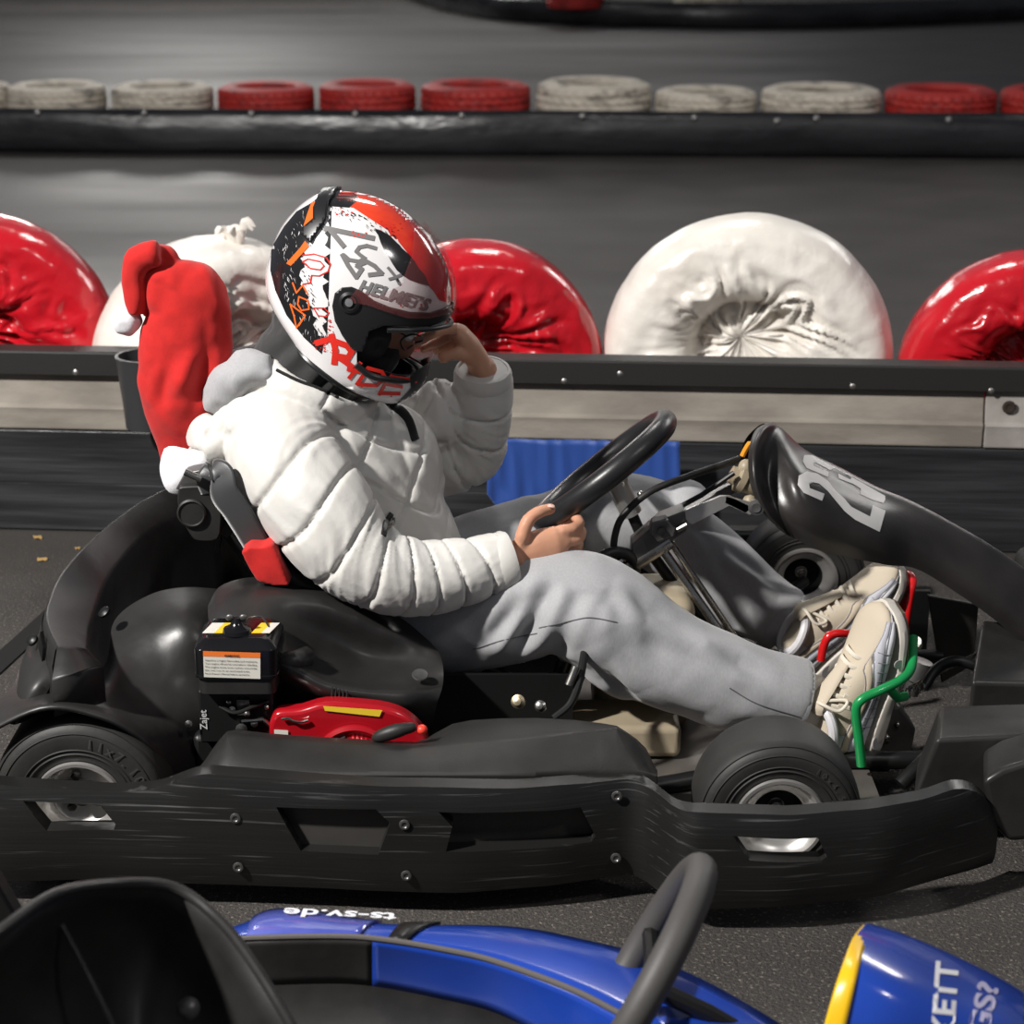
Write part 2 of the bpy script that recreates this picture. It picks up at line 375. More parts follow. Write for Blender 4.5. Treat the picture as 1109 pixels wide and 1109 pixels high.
mb.disp(lambda p: p+Vector((1,1,1))*.008*noise.noise(p*30)); obj('loose_wrap', mb, M_wwrap, wt)
# ---- mid distance barrier with tyres lying on it
M_sheet = mat('black_sheet', (.012,.012,.014), rough=.28, col2=(.03,.03,.034), nscale=3, namt=.6, stretch=(.5,1,2), rvar=.08, bump=.5, bscale=3, bdist=.03)
def sheet_barrier(path, h, label, name='track_barrier'):
    P = [Vector(p) for p in path]; c = sum(P, Vector())/len(P); c.z = 0
    t = thing(name, c, label, 'barrier'); g = []; pp = smooth_path(P, 24)
    Pp, T, U, V = frames(pp, up=(0,0,1)); 
    for i, p in enumerate(pp):
        n_ = -V[i] if V[i].y > 0 else V[i]
        row = []
        for k in range(7):
            z = h*k/6; b = .02*noise.noise(Vector((p.x*1.3, p.y, z*3)))+.03*math.sin(PI*k/6)
            row.append(p+n_*b+Vector((0,0,z)))
        g.append(row)
    obj('sheet', MB().grid(g), M_sheet, t, solid=.02, angle=180)
    r = [p-(-V[i] if V[i].y > 0 else V[i])*.31+Vector((0,0,h*.33)) for i, p in enumerate(pp)]
    obj('support_rail', MB().tube(r, h*.33, n=4, rb=.2), M_strip, t, smooth=False); return t, pp
f0, f1 = G(0,165), G(1109,172); fd = (f1-f0)
t1, _ = sheet_barrier([f0-fd*.9, f0, f0+fd*.5, f1, f1+fd*.9], .25, 'black plastic sheet barrier across the middle of the track, under a row of tyres')
for x, y in [(38,123),(155,123),(272,123),(385,123),(500,124),(630,124),(750,125),(838,128),(880,125),(1020,126)]:
    p = W(x, y, 11.05); obj('bolt', MB().ell((p.x, f0.y+(p.x-f0.x)/(fd.x)*fd.y-.035, p.z), (.018,.012,.018), n=8, m=6), M_bolt, t1)
t2, _ = sheet_barrier([G(430,-6), G(490,14), G(600,26), G(850,31), G(1109,22), G(1300,10)], .25, 'dark glossy sheet barrier curving along the upper right edge of the photo')
def flat_tyre(R0, h, m):
    n = 64; prof = [(R0*.62, .0), (R0*.80, -.0), (R0*.96, .02), (R0, .05), (R0, h-.05), (R0*.96, h-.02), (R0*.80, h), (R0*.62, h-.012), (R0*.60, h-.03), (R0*.72, h*.5), (R0*.60, .03)]
    pr = []
    for k in range(8): pr.append((R0, .05+(h-.1)*k/7))
    prof = prof[:3]+pr+prof[5:]
    rs = []
    for i, (r, z) in enumerate(prof):
        rg = []
        for k in range(n*2):
            a = PI*k/n; rr = r
            if abs(r-R0) < 1e-6: rr = r-(.012 if (k+i*1) % 4 < 1 else 0)-(.008 if i % 3 == 0 else 0)
            rg.append(Vector((rr*math.cos(a), rr*math.sin(a), z)))
        rs.append(rg)
    return MB().rings(rs, closed=True)
M_wt = mat('white_painted_tyre', (.62,.56,.47), rough=.7, col2=(.10,.09,.08), nscale=9, namt=.75, nthr=(.48,.68), stretch=(1,1,3), bump=.5, bscale=30)
M_rt = mat('red_painted_tyre', (.42,.025,.02), rough=.6, col2=(.06,.01,.01), nscale=8, namt=.7, nthr=(.5,.7), stretch=(1,1,3), bump=.5, bscale=30)
proto = {}
def put_tyre(c, Rr, kind, label, group, h=.19):
    if kind not in proto:
        o = obj('tyre', flat_tyre(.3, .19, None), M_wt if kind == 'w' else M_rt, base=True, angle=40); proto[kind] = o
    else:
        o = proto[kind].copy(); COL.objects.link(o)
    o.location = c; s = Rr/.3; o.scale = (s, s, h/.19); o.rotation_euler = (0, 0, random.random()*6); tag(o, label, 'tyre', group)
ty = [(-50,12,'w','white painted tyre cut off by the left photo edge'), (5,115,'w','first whole white tyre from the left, lying on the middle barrier'), (118,232,'w','white tyre just left of the red tyres on the middle barrier'),
 (233,342,'r','leftmost red tyre on the middle barrier'), (343,452,'r','second of three red tyres left of the tallest white tyre'), (453,577,'r','red tyre touching the left side of the tallest white tyre'),
 (578,708,'w','tallest white tyre in the row, right of three red tyres'), (708,822,'w','lower white tyre between two taller white ones'), (823,957,'w','white tyre just left of the right-hand red tyres'),
 (958,1083,'r','whole red tyre right of the white tyres on the middle barrier'), (1084,1205,'r','red tyre cut off by the right photo edge')]
for i, (a, b, k, l) in enumerate(ty):
    Yt = 11.47-(a/1109)*.24; topz = .355+(.03 if i in (6,) else 0)-(.015 if i == 7 else 0)+(.015 if i in (4,5) else 0)
    A = W(a, 100, Yt-.03); B = W(b, 100, Yt-.03); Rr = (B.x-A.x)/2*.97
    h = .19 if i != 7 else .17
    put_tyre(((A.x+B.x)/2, Yt, .165), Rr, k, l, 'tyres lying on the middle barrier', h=topz-.165)
for a, b, k, l in [(560,690,'r','red tyre showing as a sliver at the top photo edge'), (695,845,'w','white tyre showing as a sliver at the top photo edge')]:
    A = W(a, 0, 20.1); B = W(b, 0, 20.1); put_tyre(((A.x+B.x)/2, 20.5, .165), (B.x-A.x)/4*1.0, k, l, 'tyres on the far barrier')
# ---------------------------------------------------------------- the black kart
M_scuff = mat('scuffed_plastic', (.012,.0118,.0115), rough=.42, col2=(.20,.20,.20), nscale=16, namt=.6, nthr=(.60,.80), stretch=(.30,1,12), rvar=.10, bump=.12, bscale=22, bdist=.003, bump2=(3,.1,.02))
M_blk = mat('black_plastic', (.017,.0165,.016), rough=.40, col2=(.03,.028,.027), nscale=9, namt=.6, rvar=.07, bump=.25, bscale=120, bdist=.0006, bump2=(9,.22,.012))
M_matt = mat('matt_black_plastic', (.012,.0115,.011), rough=.5, col2=(.03,.028,.026), nscale=14, namt=.5, bump=.3, bscale=260, bdist=.0006)
M_plate = mat('plate_grey', (.05,.046,.042), rough=.4, col2=(.03,.03,.028))
M_dark = mat('dark_metal', (.012,.012,.012), rough=.4, metal=.3)
M_tyre = mat('kart_rubber', (.016,.0155,.015), rough=.58, col2=(.035,.033,.03), nscale=12, namt=.5, bump=.35, bscale=90, bdist=.0012)
M_alu = mat('machined_aluminium', (.80,.78,.75), rough=.34, metal=.85, col2=(.6,.58,.56), nscale=12, namt=.6, rvar=.08)
M_steel = mat('plated_steel', (.50,.49,.46), rough=.26, metal=1, col2=(.2,.18,.16), nscale=30, namt=.6, rvar=.08)
M_grey = mat('grey_bracket', (.16,.155,.15), rough=.42, metal=.7, col2=(.06,.06,.06), nscale=20, namt=.6)
kart = thing('go_kart', (0, 3.3, 0), 'black racing kart numbered 23 that the helmeted driver sits in', 'go-kart')
K = lambda n, mb, m=None, **k: obj(n, mb, m or M_blk, k.pop('parent', kart), **k)
def lerp_tab(tab, x):
    if x <= tab[0][0]: return tab[0][1]
    for (a, b), (c, d) in zip(tab, tab[1:]):
        if x <= c: t = (x-a)/(c-a); return b+(d-b)*t
    return tab[-1][1]
def smooth_tab(tab, w=10):
    return lambda x: sum(lerp_tab(tab, x+q*w/2) for q in (-2,-1,0,1,2))/5
YB = smooth_tab([(-260,2.9),(-160,2.74),(-60,2.70),(0,2.688),(100,2.69),(230,2.68),(400,2.657),(500,2.657),(600,2.672),(688,2.712),(712,2.67),(742,2.607),(850,2.60),(960,2.632),(1060,2.72),(1140,2.84)], 14)
TB = smooth_tab([(-260,835),(-60,846),(0,850),(60,854),(130,858),(175,855),(205,843),(222,838),(420,852),(560,854),(640,849),(682,843),(700,850),(735,878),(860,883),(940,877),(1000,865),(1035,852),(1062,860),(1085,890)], 10)
BB_ = smooth_tab([(-260,925),(-60,948),(0,955),(100,953),(230,957),(400,965),(500,966),(600,960),(690,946),(715,965),(745,984),(860,982),(960,970),(1060,942),(1090,930)], 12)
def band_pt(x, v, out=0.):
    Y = YB(x)-out; zb = W(x, BB_(x), YB(x)).z; zt = W(x, TB(x), YB(x)).z
    p = W(x, 900, YB(x)); bul = .013*(1-abs(2*v-1)**3)
    return Vector((p.x, Y-bul+.006*noise.noise(Vector((p.x*5, v, 0))), zb+(zt-zb)*v))
xs = [-240+10*i for i in range(27)]+[30+8*i for i in range(132)]
gr = []
for x in xs:
    fr = [band_pt(x, v/8) for v in range(9)]; bk = [band_pt(x, v/8)+Vector((0, .032, 0)) for v in range(8, -1, -1)]
    gr.append(fr+bk)
mb = MB().rings(gr)
holes = [[(18,881),(103,886),(120,905),(118,911),(45,912)], [(296,887),(405,890),(421,905),(408,939),(323,935)],
         [(474,893),(630,888),(646,918),(641,925),(482,935),(489,908)], [(797,919),(890,921),(900,941),(893,946),(815,945)]]
cs = [cutter([W(x, y, YB(x)-.05)for x, y in h], (0,.16,0)) for h in holes]
# holes keep their front outline and go straight back
sb = K('side_bumper', mb, M_scuff, bool_=cs, bevel=.0035, bseg=2); kill(cs)
for h in holes[1:3]:
    c = MB(); c.prism([W(x, y, YB(x)+.012) for x, y in [(h[0][0]-14, h[0][1]-26), (h[-2][0]+14 if len(h) == 5 else 660, h[0][1]-26), (h[3][0]+22, h[3][1]+18), (h[-1][0]-22, h[-1][1]+14)]], (0,.004,0))
    bp_ = K('recess_plate', c, M_plate, parent=sb, smooth=False)
c = W(341, 927, 2.7); K('plate_hole', MB().lathe([(.006,0),(.006,.001)], W(360,923,YB(360)+.0115), (0,-1,0), n=14), M_dark, parent=sb)
for x, y in [(255,886),(258,939),(438,893),(440,948),(668,862),(667,929)]:
    o_ = W(x, y, YB(x)-.0128)
    K('bolt', MB().lathe([(.0085,0),(.008,.0025),(.005,.003),(.0035,.0012),(.001,.0012)], o_, (0,-1,0), n=14), M_grey, parent=sb)
# upper deck of the side pod
RY = smooth_tab([(215,836),(232,812),(247,794),(300,800),(400,807),(462,808),(560,799),(672,788),(700,812),(712,840)], 5)
BY = smooth_tab([(215,834),(232,808),(247,789),(300,795),(400,801),(452,804),(468,796),(490,783),(520,778),(600,777),(668,785),(700,808),(712,838)], 5)
gr = []
for x in [215,222,230,238,246,256,270,290,320,360,400,430,450,462,475,490,510,540,580,620,650,668,680,690,700,707,712]:
    dp = .10 if x > 470 else .03
    if 440 <= x <= 470: dp = .03+.07*(x-440)/30
    f1 = W(x, max(RY(x)+4, 840), 2.705+.02*(x > 600)); f0 = f1.copy(); f0.z = .16; rdg = W(x, RY(x), 2.775); bk = W(x, BY(x), 2.775+dp); b2 = bk.copy(); b2.z = .10
    mid = f1.lerp(rdg, .5)+Vector((0,-.008,.004)); gr.append([f0, f1, f1.lerp(rdg, .12)+Vector((0,-.004,.003)), mid, rdg.lerp(mid, .12)+Vector((0,-.002,0)), rdg, rdg.lerp(bk, .2), bk, b2])
K('side_pod', MB().rings(gr), M_matt, bevel=.002, angle=60)
def ctrl(rows, Yoff=0): return [[W(x, y, Y+Yoff) for x, y, Y in r] for r in rows]
def surf(rows, sub=3, thick=.006, name='panel', m=None, **k):
    return K(name, MB().grid(rows), m or M_blk, solid=0, sub=sub, angle=180, **k)
def catgrid(rows, nu=7, nv=7):
    R1 = [smooth_path(r, nu) for r in rows]; cols = list(zip(*R1)); C2 = [smooth_path(c, nv) for c in cols]
    return [list(r) for r in zip(*C2)]
# rear fender over the near rear wheel
rows = ctrl([
 [(20,725,3.02),(62,736,2.93),(112,722,2.96),(124,672,3.06),(160,645,3.10),(200,636,3.12),(250,640,3.14),(280,650,3.14)],
 [(14,742,2.92),(58,748,2.86),(112,742,2.89),(136,708,2.97),(166,685,3.0),(206,676,3.0),(245,690,3.02),(280,700,3.04)],
 [(-8,768,2.82),(48,757,2.80),(110,760,2.83),(146,760,2.88),(178,752,2.92),(212,745,2.95),(245,750,2.97),(280,760,3.0)],
 [(-40,802,2.765),(44,764,2.755),(108,772,2.765),(150,793,2.785),(176,815,2.81),(196,838,2.85),(215,856,2.9),(260,860,2.96)],
 [(-40,810,2.78),(44,770,2.775),(108,779,2.785),(148,800,2.81),(172,822,2.83),(190,846,2.87),(208,862,2.92),(255,866,2.98)],
 [(-40,790,2.96),(44,745,2.98),(106,755,2.98),(145,775,2.98),(170,800,2.98),(190,828,2.98),(205,845,3.0),(255,846,3.06)]])
K('rear_fender', MB().grid(catgrid(rows)), M_blk, angle=180)
# tall rear bumper band curling behind the seat
O_ = [(62,701,.385),(50,672,.395),(53,650,.40),(64,625,.405),(85,599,.41),(118,568,.412),(158,540,.412),(205,520,.41),(260,508,.40),(330,520,.39)]
I_ = [(94,703,.365),(97,680,.36),(104,655,.36),(113,632,.36),(127,610,.36),(152,582,.36),(182,563,.36),(225,545,.355),(275,535,.35),(330,540,.34)]
O3 = smooth_path([G(x,y,z) for x,y,z in O_], 7); I3 = smooth_path([G(x,y,z) for x,y,z in I_], 7)
gr = []
for i, (a, b) in enumerate(zip(O3, I3)):
    out = (a-b); out.z = 0; out.normalize()
    a0 = a+out*.012; a0.z = a.z-.03; a1 = a+out*.02; a1.z = .14; b0 = b-out*.008; b0.z -= .04; b1 = b-out*.004; b1.z = .17; b2 = b-out*.12; b2.z = .155; b3 = b-out*.26; b3.z = .15
    m = a.lerp(b, .5)+Vector((0,0,.004))
    gr.append([a1, a0, a+Vector((0,0,-.004))+out*.004, a, a.lerp(b,.06)+Vector((0,0,.001)), m, b.lerp(a,.06)+Vector((0,0,.002)), b, b+Vector((0,0,-.006))-out*.003, b0, b1, b2, b3])
rb = K('rear_bumper', MB().grid(gr), M_blk, angle=180)
a, b = O3[0], I3[0]; c, d = W(112,722,b.y-.05), W(56,738,a.y-.055)
e, f = d+Vector((0,.0,-.06)), c+Vector((0,0,-.06))
K('end_facet', MB().grid([[a, a.lerp(b,.5)+Vector((0,0,.004)), b], [a.lerp(d,.1), a.lerp(d,.1).lerp(b.lerp(c,.1),.5)+Vector((0,-.003,.002)), b.lerp(c,.1)], [d.lerp(a,.1), d.lerp(c,.5)+Vector((0,-.003,.004)), c.lerp(b,.1)], [d, d.lerp(c,.5)+Vector((0,0,.003)), c], [e, e.lerp(f,.5), f]]), M_blk, sub=0, angle=30, parent=rb, solid=.003)
# outer wall with slot and low tail lobe
g = []
for t in range(9):
    u = t/8; a = O3[0].lerp(G(49,672,.39), min(1,u)); 
rows = ctrl([[(62,702,2.83),(48,690,2.88),(46,668,2.96),(60,640,3.1)], [(60,720,2.83),(46,712,2.88),(38,700,2.96),(50,668,3.1)], [(57,738,2.83),(40,728,2.86),(28,708,2.95),(40,690,3.1)], [(52,748,2.84),(32,745,2.84),(22,725,2.92),(30,700,3.08)], [(45,762,2.83),(24,765,2.81),(17,752,2.88),(22,722,3.04)], [(40,775,2.83),(15,785,2.80),(8,775,2.85),(14,750,3.0)]])
K('tail_corner', MB().grid(catgrid(rows)), M_blk, angle=180)
for x, y, Y, w_, q in [(114,664,3.02,.011,(-.5,-.4,.8)), (36,694,2.93,.010,(-.4,-.5,.7))]:
    K('bolt', MB().lathe([(w_,0),(w_,.005),(w_*.55,.008),(.001,.008)], W(x,y,Y), q, n=12), M_dark)
c = MB(); c.prism([W(47,683,2.87), W(50,700,2.86), W(49,715,2.85), W(45,700,2.865)], (-.004,-.006,0)); K('slot', c, M_dark, smooth=False)
# moulded cover between engine and seat
rows = ctrl([
 [(226,652,3.10),(240,634,3.12),(275,625,3.14),(330,630,3.15),(385,645,3.15),(432,668,3.14),(460,690,3.12),(474,704,3.08)],
 [(225,660,3.04),(240,646,3.04),(275,638,3.03),(330,646,3.03),(378,662,3.04),(418,682,3.05),(456,700,3.07),(478,714,3.04)],
 [(227,678,2.97),(245,668,2.96),(282,668,2.96),(325,680,3.0),(362,694,3.03),(400,712,3.04),(448,721,3.03),(480,724,3.0)],
 [(234,700,2.95),(255,696,2.94),(292,700,2.91),(330,712,2.93),(358,728,2.94),(396,738,2.955),(444,740,2.96),(480,738,2.98)],
 [(240,712,2.93),(265,712,2.92),(300,718,2.885),(328,728,2.875),(355,740,2.88),(394,747,2.89),(442,748,2.91),(478,748,2.96)],
 [(242,725,2.94),(268,728,2.93),(304,732,2.885),(328,741,2.875),(352,752,2.875),(390,760,2.885),(438,764,2.895),(474,760,2.94)],
 [(244,740,2.96),(270,745,2.95),(308,742,2.91),(330,751,2.90),(352,762,2.90),(388,770,2.905),(436,776,2.91),(470,778,2.94)],
 [(246,780,3.0),(272,780,2.98),(312,765,2.97),(335,770,2.96),(355,776,2.96),(392,782,2.96),(438,792,2.95),(468,800,2.96)]])
ec = K('engine_cover', MB().grid(catgrid(rows, 6, 6)), M_blk, angle=180)
K('bolt', MB().lathe([(.014,0),(.013,.002),(.008,.001),(.001,.002)], W(455,731,2.962), (.1,-.35,.93), n=16), M_grey, parent=ec)
for k in range(5):
    K('rib', MB().tube([W(360+4*k,744+k,2.872), W(359+4*k,756+k,2.868)], .0013, 6), M_blk, parent=ec)
# ---- engine
eng = K('engine_block', MB().box((W(330,770,2.95).x, 2.99, .15), (.36, .20, .10)), M_dark, bevel=.01)
def pbox(x0, x1, y0, y1, Y, dep, taper=0):
    a = W(x0, y0, Y); b = W(x1, y1, Y); z1, z0 = a.z, b.z; xa, xb = a.x, W(x1, y0, Y).x
    return MB().prism([(xa+taper, Y, z1), (xb-taper, Y, z1), (xb, Y, z0), (xa, Y, z0)], (0, dep, 0))
def rbox(x0, x1, z0, z1, y0, y1, r=.012, ch=.012, n=5):
    "box with rounded plan corners and a chamfered lid"
    def ring(z, ins):
        out = []
        for cx, cy, a0 in [(x1-r, y1-r, 0), (x0+r, y1-r, 90), (x0+r, y0+r, 180), (x1-r, y0+r, 270)]:
            for k in range(n+1):
                a = R(a0+90*k/n); out.append(Vector((cx+(r-ins*.3)*math.cos(a)-ins*(1 if cx > (x0+x1)/2 else -1), cy+(r-ins*.3)*math.sin(a)-ins*(1 if cy > (y0+y1)/2 else -1), z)))
        return out
    return MB().rings([ring(z0, 0), ring(z1-ch, 0), ring(z1-ch*.3, ch*.55), ring(z1, ch)])
A = W(209, 704, 2.835); Bx = W(299, 704, 2.835).x; zt = W(250, 692, 2.845).z; zm = W(250, 733, 2.835).z
ab = K('air_box', rbox(A.x, Bx, zm, zt, 2.835, 2.955, .014, .016), mat('gloss_black', (.006,.006,.007), rough=.16, spec=.5), bevel=.0015)
K('seam', rbox(A.x-.001, Bx+.001, zm-.003, zm+.002, 2.834, 2.956, .015, .001), mat('gloss_black', None), parent=ab)
zl = W(250, 752, 2.84).z; K('air_box_base', rbox(A.x+.004, Bx-.004, zl, zm-.002, 2.839, 2.95, .014, .001), M_matt, parent=ab, bevel=.004)
K('intake_pipe', MB().tube(smooth_path([W(306,720,2.90), W(318,716,2.90), W(330,712,2.93)], 5), .019, 16), M_blk, parent=ab)
M_white = mat('label_white', (.62,.60,.54), rough=.4); M_orange = mat('label_orange', (.75,.17,.03), rough=.4); M_yel = mat('label_yellow', (.72,.50,.03), rough=.4); M_ink = mat('ink', (.02,.02,.02), rough=.5)
def quadp(pts, m, name='label', parent=ab, th=.0006, sm=False):
    n_ = (Vector(pts[1])-Vector(pts[0])).cross(Vector(pts[2])-Vector(pts[0])).normalized()
    if n_.dot(CAMP-Vector(pts[0])) < 0: n_ = -n_
    return K(name, MB().prism([Vector(p)+n_*.0003 for p in pts], n_*th), m, parent=parent, smooth=sm)
Yf = 2.8345
lab = quadp([W(220,705,Yf), W(282,707,Yf), W(282,735,Yf), W(221,733,Yf)], M_white, 'warning_label')
def write(txt, o, ux, uy, size, m, parent, name='lettering', bold=0.0, th=.0004, cast=None, fit=None):
    cu = bpy.data.curves.new('t', 'FONT'); cu.body = txt; cu.size = 1; cu.offset = bold; cu.resolution_u = 3
    t = bpy.data.objects.new('t', cu); COL.objects.link(t); bpy.context.view_layer.update()
    me = bpy.data.meshes.new_from_object(t.evaluated_get(bpy.context.evaluated_depsgraph_get())); bpy.data.objects.remove(t)
    w0 = max(v.co.x for v in me.vertices)-min(v.co.x for v in me.vertices)
    sx = size if fit is None else fit/w0
    ux, uy = Vector(ux).normalized(), Vector(uy).normalized(); nn = ux.cross(uy); o = Vector(o)
    mb = MB(); mb.add([o+ux*(v.co.x*sx)+uy*(v.co.y*size)+nn*th for v in me.vertices], [tuple(p.vertices) for p in me.polygons])
    bpy.data.meshes.remove(me); return obj(name, mb, m, parent, smooth=False, recalc=False)
quadp([W(220,705,Yf-.0004), W(282,707,Yf-.0004), W(282,712.5,Yf-.0004), W(220,710.5,Yf-.0004)], M_orange, 'orange_header', lab)
write('WARNING', W(243,711.5,Yf-.0016), (1,0,-.03), (0,0,1), .0062, M_ink, lab, bold=.02, fit=.024)
for i, l in enumerate(['Gasoline is highly flammable and explosive.', 'Turn engine off and let cool before refuelling.', 'The engine emits toxic carbon monoxide.', 'Do not run in an enclosed area.', "Read Owner's Manual before operation."]):
    write(l, W(222,715.7+i*3.6,Yf-.0014), (1,0,-.035), (0,0,1), .0042, M_ink, lab, fit=.083-.012*(i in (3,4)))
zT = zt+.0002
for x0, x1, c0, c1 in [(224,235,M_white,M_yel), (277,286,M_yel,M_white)]:
    P_ = lambda x, y: G(x, y, zT)
    quadp([P_(x0+6,675), P_(x1+8,675), P_(x1-3,686), P_(x0-5,686)], c0, 'top_label'); quadp([P_(x1+8,675), P_(x1+17,675), P_(x1+6,686), P_(x1-3,686)], c1, 'top_label')
o_ = G(257, 684, zt)
cap = K('wing_nut', MB().lathe([(.024,0),(.022,.006),(.012,.011),(.008,.018),(.005,.024),(.001,.025)], o_, (0,0,1), n=24), mat('gloss_black', None), parent=ab)
for s in (-1, 1): K('wing', MB().ell(o_+Vector((s*.011,0,.024)), (.007,.003,.006), n=10, m=6), M_grey, parent=ab)
K('chain', MB().tube(smooth_path([o_+Vector((.01,0,.02)), G(273,676,zt)+Vector((0,0,.012)), G(284,675,zt)+Vector((0,0,.01)), G(292,680,zt)], 5), .0016, 6), M_steel, parent=ab)
# carburettor below the air box
cb = K('carburettor', pbox(214,296,748,805,2.87,.07), M_dark, bevel=.004)
K('bracket', pbox(256,270,758,775,2.862,.01), M_grey, parent=cb, bevel=.001)
for x, y, r_ in [(252,768,.006),(268,773,.005),(262,789,.010),(276,783,.006),(205,783,.006),(248,760,.004),(289,765,.004)]: K('screw', MB().lathe([(r_,0),(r_,.006),(.001,.008)], W(x,y,2.866), (0,-1,.2), n=10), M_steel, parent=cb)
K('fuel_hose', MB().tube(smooth_path([W(238,765,2.86), W(255,772,2.85), W(275,765,2.855), W(290,760,2.87)], 6), .0035, 8), M_dark, parent=cb)
write('Zajet', W(224.5,790,2.8685), (0,0,1), (-1,0,0), .0165, mat('stamp_white', (.5,.5,.5), rough=.5), cb, bold=.01)
K('cable_clip', MB().tube([W(262,781,2.862), W(285,779,2.86), W(293,786,2.862)], .004, 8), M_steel, parent=cb)
# red fan housing
M_red = mat('red_enamel', (.36,.006,.012), rough=.22, coat=.5, col2=(.24,.004,.01), nscale=8, namt=.4)
c = W(385, 822, 2.84)
pr = [(W(x, y, 2.84)) for x, y in [(292,806),(291,788),(295,776),(303,771),(325,769),(352,762),(392,764),(420,768),(440,776),(456,790),(464,806),(464,824),(292,824)]]
rc = K('fan_housing', MB().prism(smooth_path([p for p in pr], 3, True), (0,.035,0)), M_red, bevel=.008, bseg=3, angle=80)
o_ = W(385, 826, 2.838)
K('fan_ring', MB().lathe([(.068,.0),(.068,.006),(.062,.010),(.056,.008),(.052,.004),(.030,.006),(.026,.012),(.001,.014)], o_, (0,-1,0), n=48), M_red, parent=rc)
for k in range(3):
    a0 = R(122); rr = .034+.008*k
    K('vent', MB().tube([o_+Vector((rr*math.cos(a0+j*.09), -.0075, rr*math.sin(a0+j*.09))) for j in range(-3,5)], .003, 6), M_dark, parent=rc)
for k in range(4):
    a = R(92-9*k); K('stud', MB().ell(o_+Vector((.044*math.cos(a), -.008, .044*math.sin(a))), (.005,.006,.008), n=8, m=6), M_red, parent=rc)
quadp([W(350,764.5,2.838), W(414,769,2.838), W(411,776,2.838), W(352,769.5,2.838)], M_yel, 'yellow_label', rc)
quadp([W(297,790,2.838), W(312,791,2.838), W(312,797,2.838), W(297,796,2.838)], M_white, 'white_label', rc)
K('name_plate', MB().tube(smooth_path([W(305,779,2.835), W(312,778,2.834), W(318,781,2.833), W(326,782,2.834), W(334,780,2.835)], 4), .0022, 6), M_steel, parent=rc)
hd = K('pull_handle', MB().tube(smooth_path([W(404,800,2.80), W(418,795,2.795), W(435,790,2.795), W(450,787,2.80)], 5), [.004,.008,.0095,.0105,.011,.0115,.012,.012,.012,.0115,.011,.010,.0095,.009,.008,.006], 12), M_matt)
K('handle_end', MB().ell(W(457,790,2.80), (.009,.009,.008), n=12, m=8), mat('orange_red', (.75,.05,.03), rough=.4), parent=hd)
# ---- seat
lip = [(205,512),(228,528),(262,565),(300,615),(340,655),(385,676),(430,684),(465,691),(500,706),(540,728),(572,742),(600,735),(611,713)]
L3 = smooth_path([W(x, y, 3.145) for x, y in lip], 5); seat_rows = []
for p in L3:
    row = []
    for k in range(13):
        a = PI*k/12; yy = 3.325-.18*math.cos(a); dz = .11*math.sin(a)**.6
        q = Vector((p.x, yy, p.z)); i = L3.index(p); t = (L3[min(i+1,len(L3)-1)]-L3[max(i-1,0)]).normalized(); nn = Vector((t.z, 0, -t.x))
        if nn.z > 0: nn = -nn
        row.append(q-Vector((0,0,0))+Vector((nn.x*dz*.6, 0, nn.z*dz*.75)))
    seat_rows.append(row)
st = K('seat', MB().grid(seat_rows), M_blk, solid=.006, angle=180)
K('seat_lip', MB().tube([p+Vector((0,-.004,0)) for p in L3[4:]], .0115, 12), M_blk, parent=st)
K('seat_lip', MB().tube([p+Vector((0,.364,0)) for p in L3], .0115, 12), M_blk, parent=st)
K('seat_wing', MB().tube(smooth_path([W(246,535,3.12), W(268,570,3.115), W(300,610,3.115), W(336,640,3.12), (W(385,664,3.125)), W(440,684,3.13)], 6), interp([.012,.020,.026,.026,.020,.012], 6), 14), M_blk, parent=st)
# dark filling between seat and engine, tubes and fittings seen there
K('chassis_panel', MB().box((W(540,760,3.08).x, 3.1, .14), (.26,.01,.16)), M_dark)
for x, y, Y, r_ in [(562,760,2.98,.012),(586,765,2.98,.010)]:
    K('fitting', MB().lathe([(r_,0),(r_,.008),(r_*.6,.010),(r_*.6,.016),(.001,.017)], W(x,y,Y), (-.2,-.8,.4), n=14), mat('brass_fitting', (.5,.42,.28), rough=.35, metal=1) if x < 570 else M_steel)
K('brake_hose', MB().tube(smooth_path([W(600,778,2.97), W(618,762,2.98), W(628,735,3.0), W(634,700,3.05)], 6), .007, 10), M_dark)
K('bolt_stub', MB().tube([W(616,742,2.99), W(624,722,3.0)], .008, 12), M_steel)
K('floor_tray', MB().box((.05, 3.3, .052), (1.15,.74,.006)), mat('tray_metal', (.20,.18,.16), rough=.45, metal=.6, col2=(.09,.085,.08), nscale=6), smooth=False)
for yy in (2.93, 3.67): K('chassis_tube', MB().tube([(-.75,yy,.07),(.15,yy,.07),(.52,yy+(.14 if yy < 3.3 else -.14),.07),(.85,yy+(.14 if yy < 3.3 else -.14),.07)], .016, 12), M_dark)
K('rear_axle', MB().tube([(W(85,866,2.75).x,2.86,.14),(W(85,866,2.75).x,3.80,.14)], .015, 14), M_steel)
M_tank = mat('tank_plastic', (.36,.30,.21), rough=.45, col2=(.24,.20,.14), nscale=6, namt=.5, trans=.0, sss=.15)
a, b = W(640,800,3.3), W(745,800,3.3)
tk = K('fuel_tank', MB().box(((a.x+b.x)/2, 3.30, .185), ((b.x-a.x), .17, .25)), M_tank, bevel=.03, bseg=4, sub=0)
K('tank_foot', MB().box((a.x+.05, 3.16, .09), (.20,.13,.06)), M_tank, bevel=.012, bseg=3)
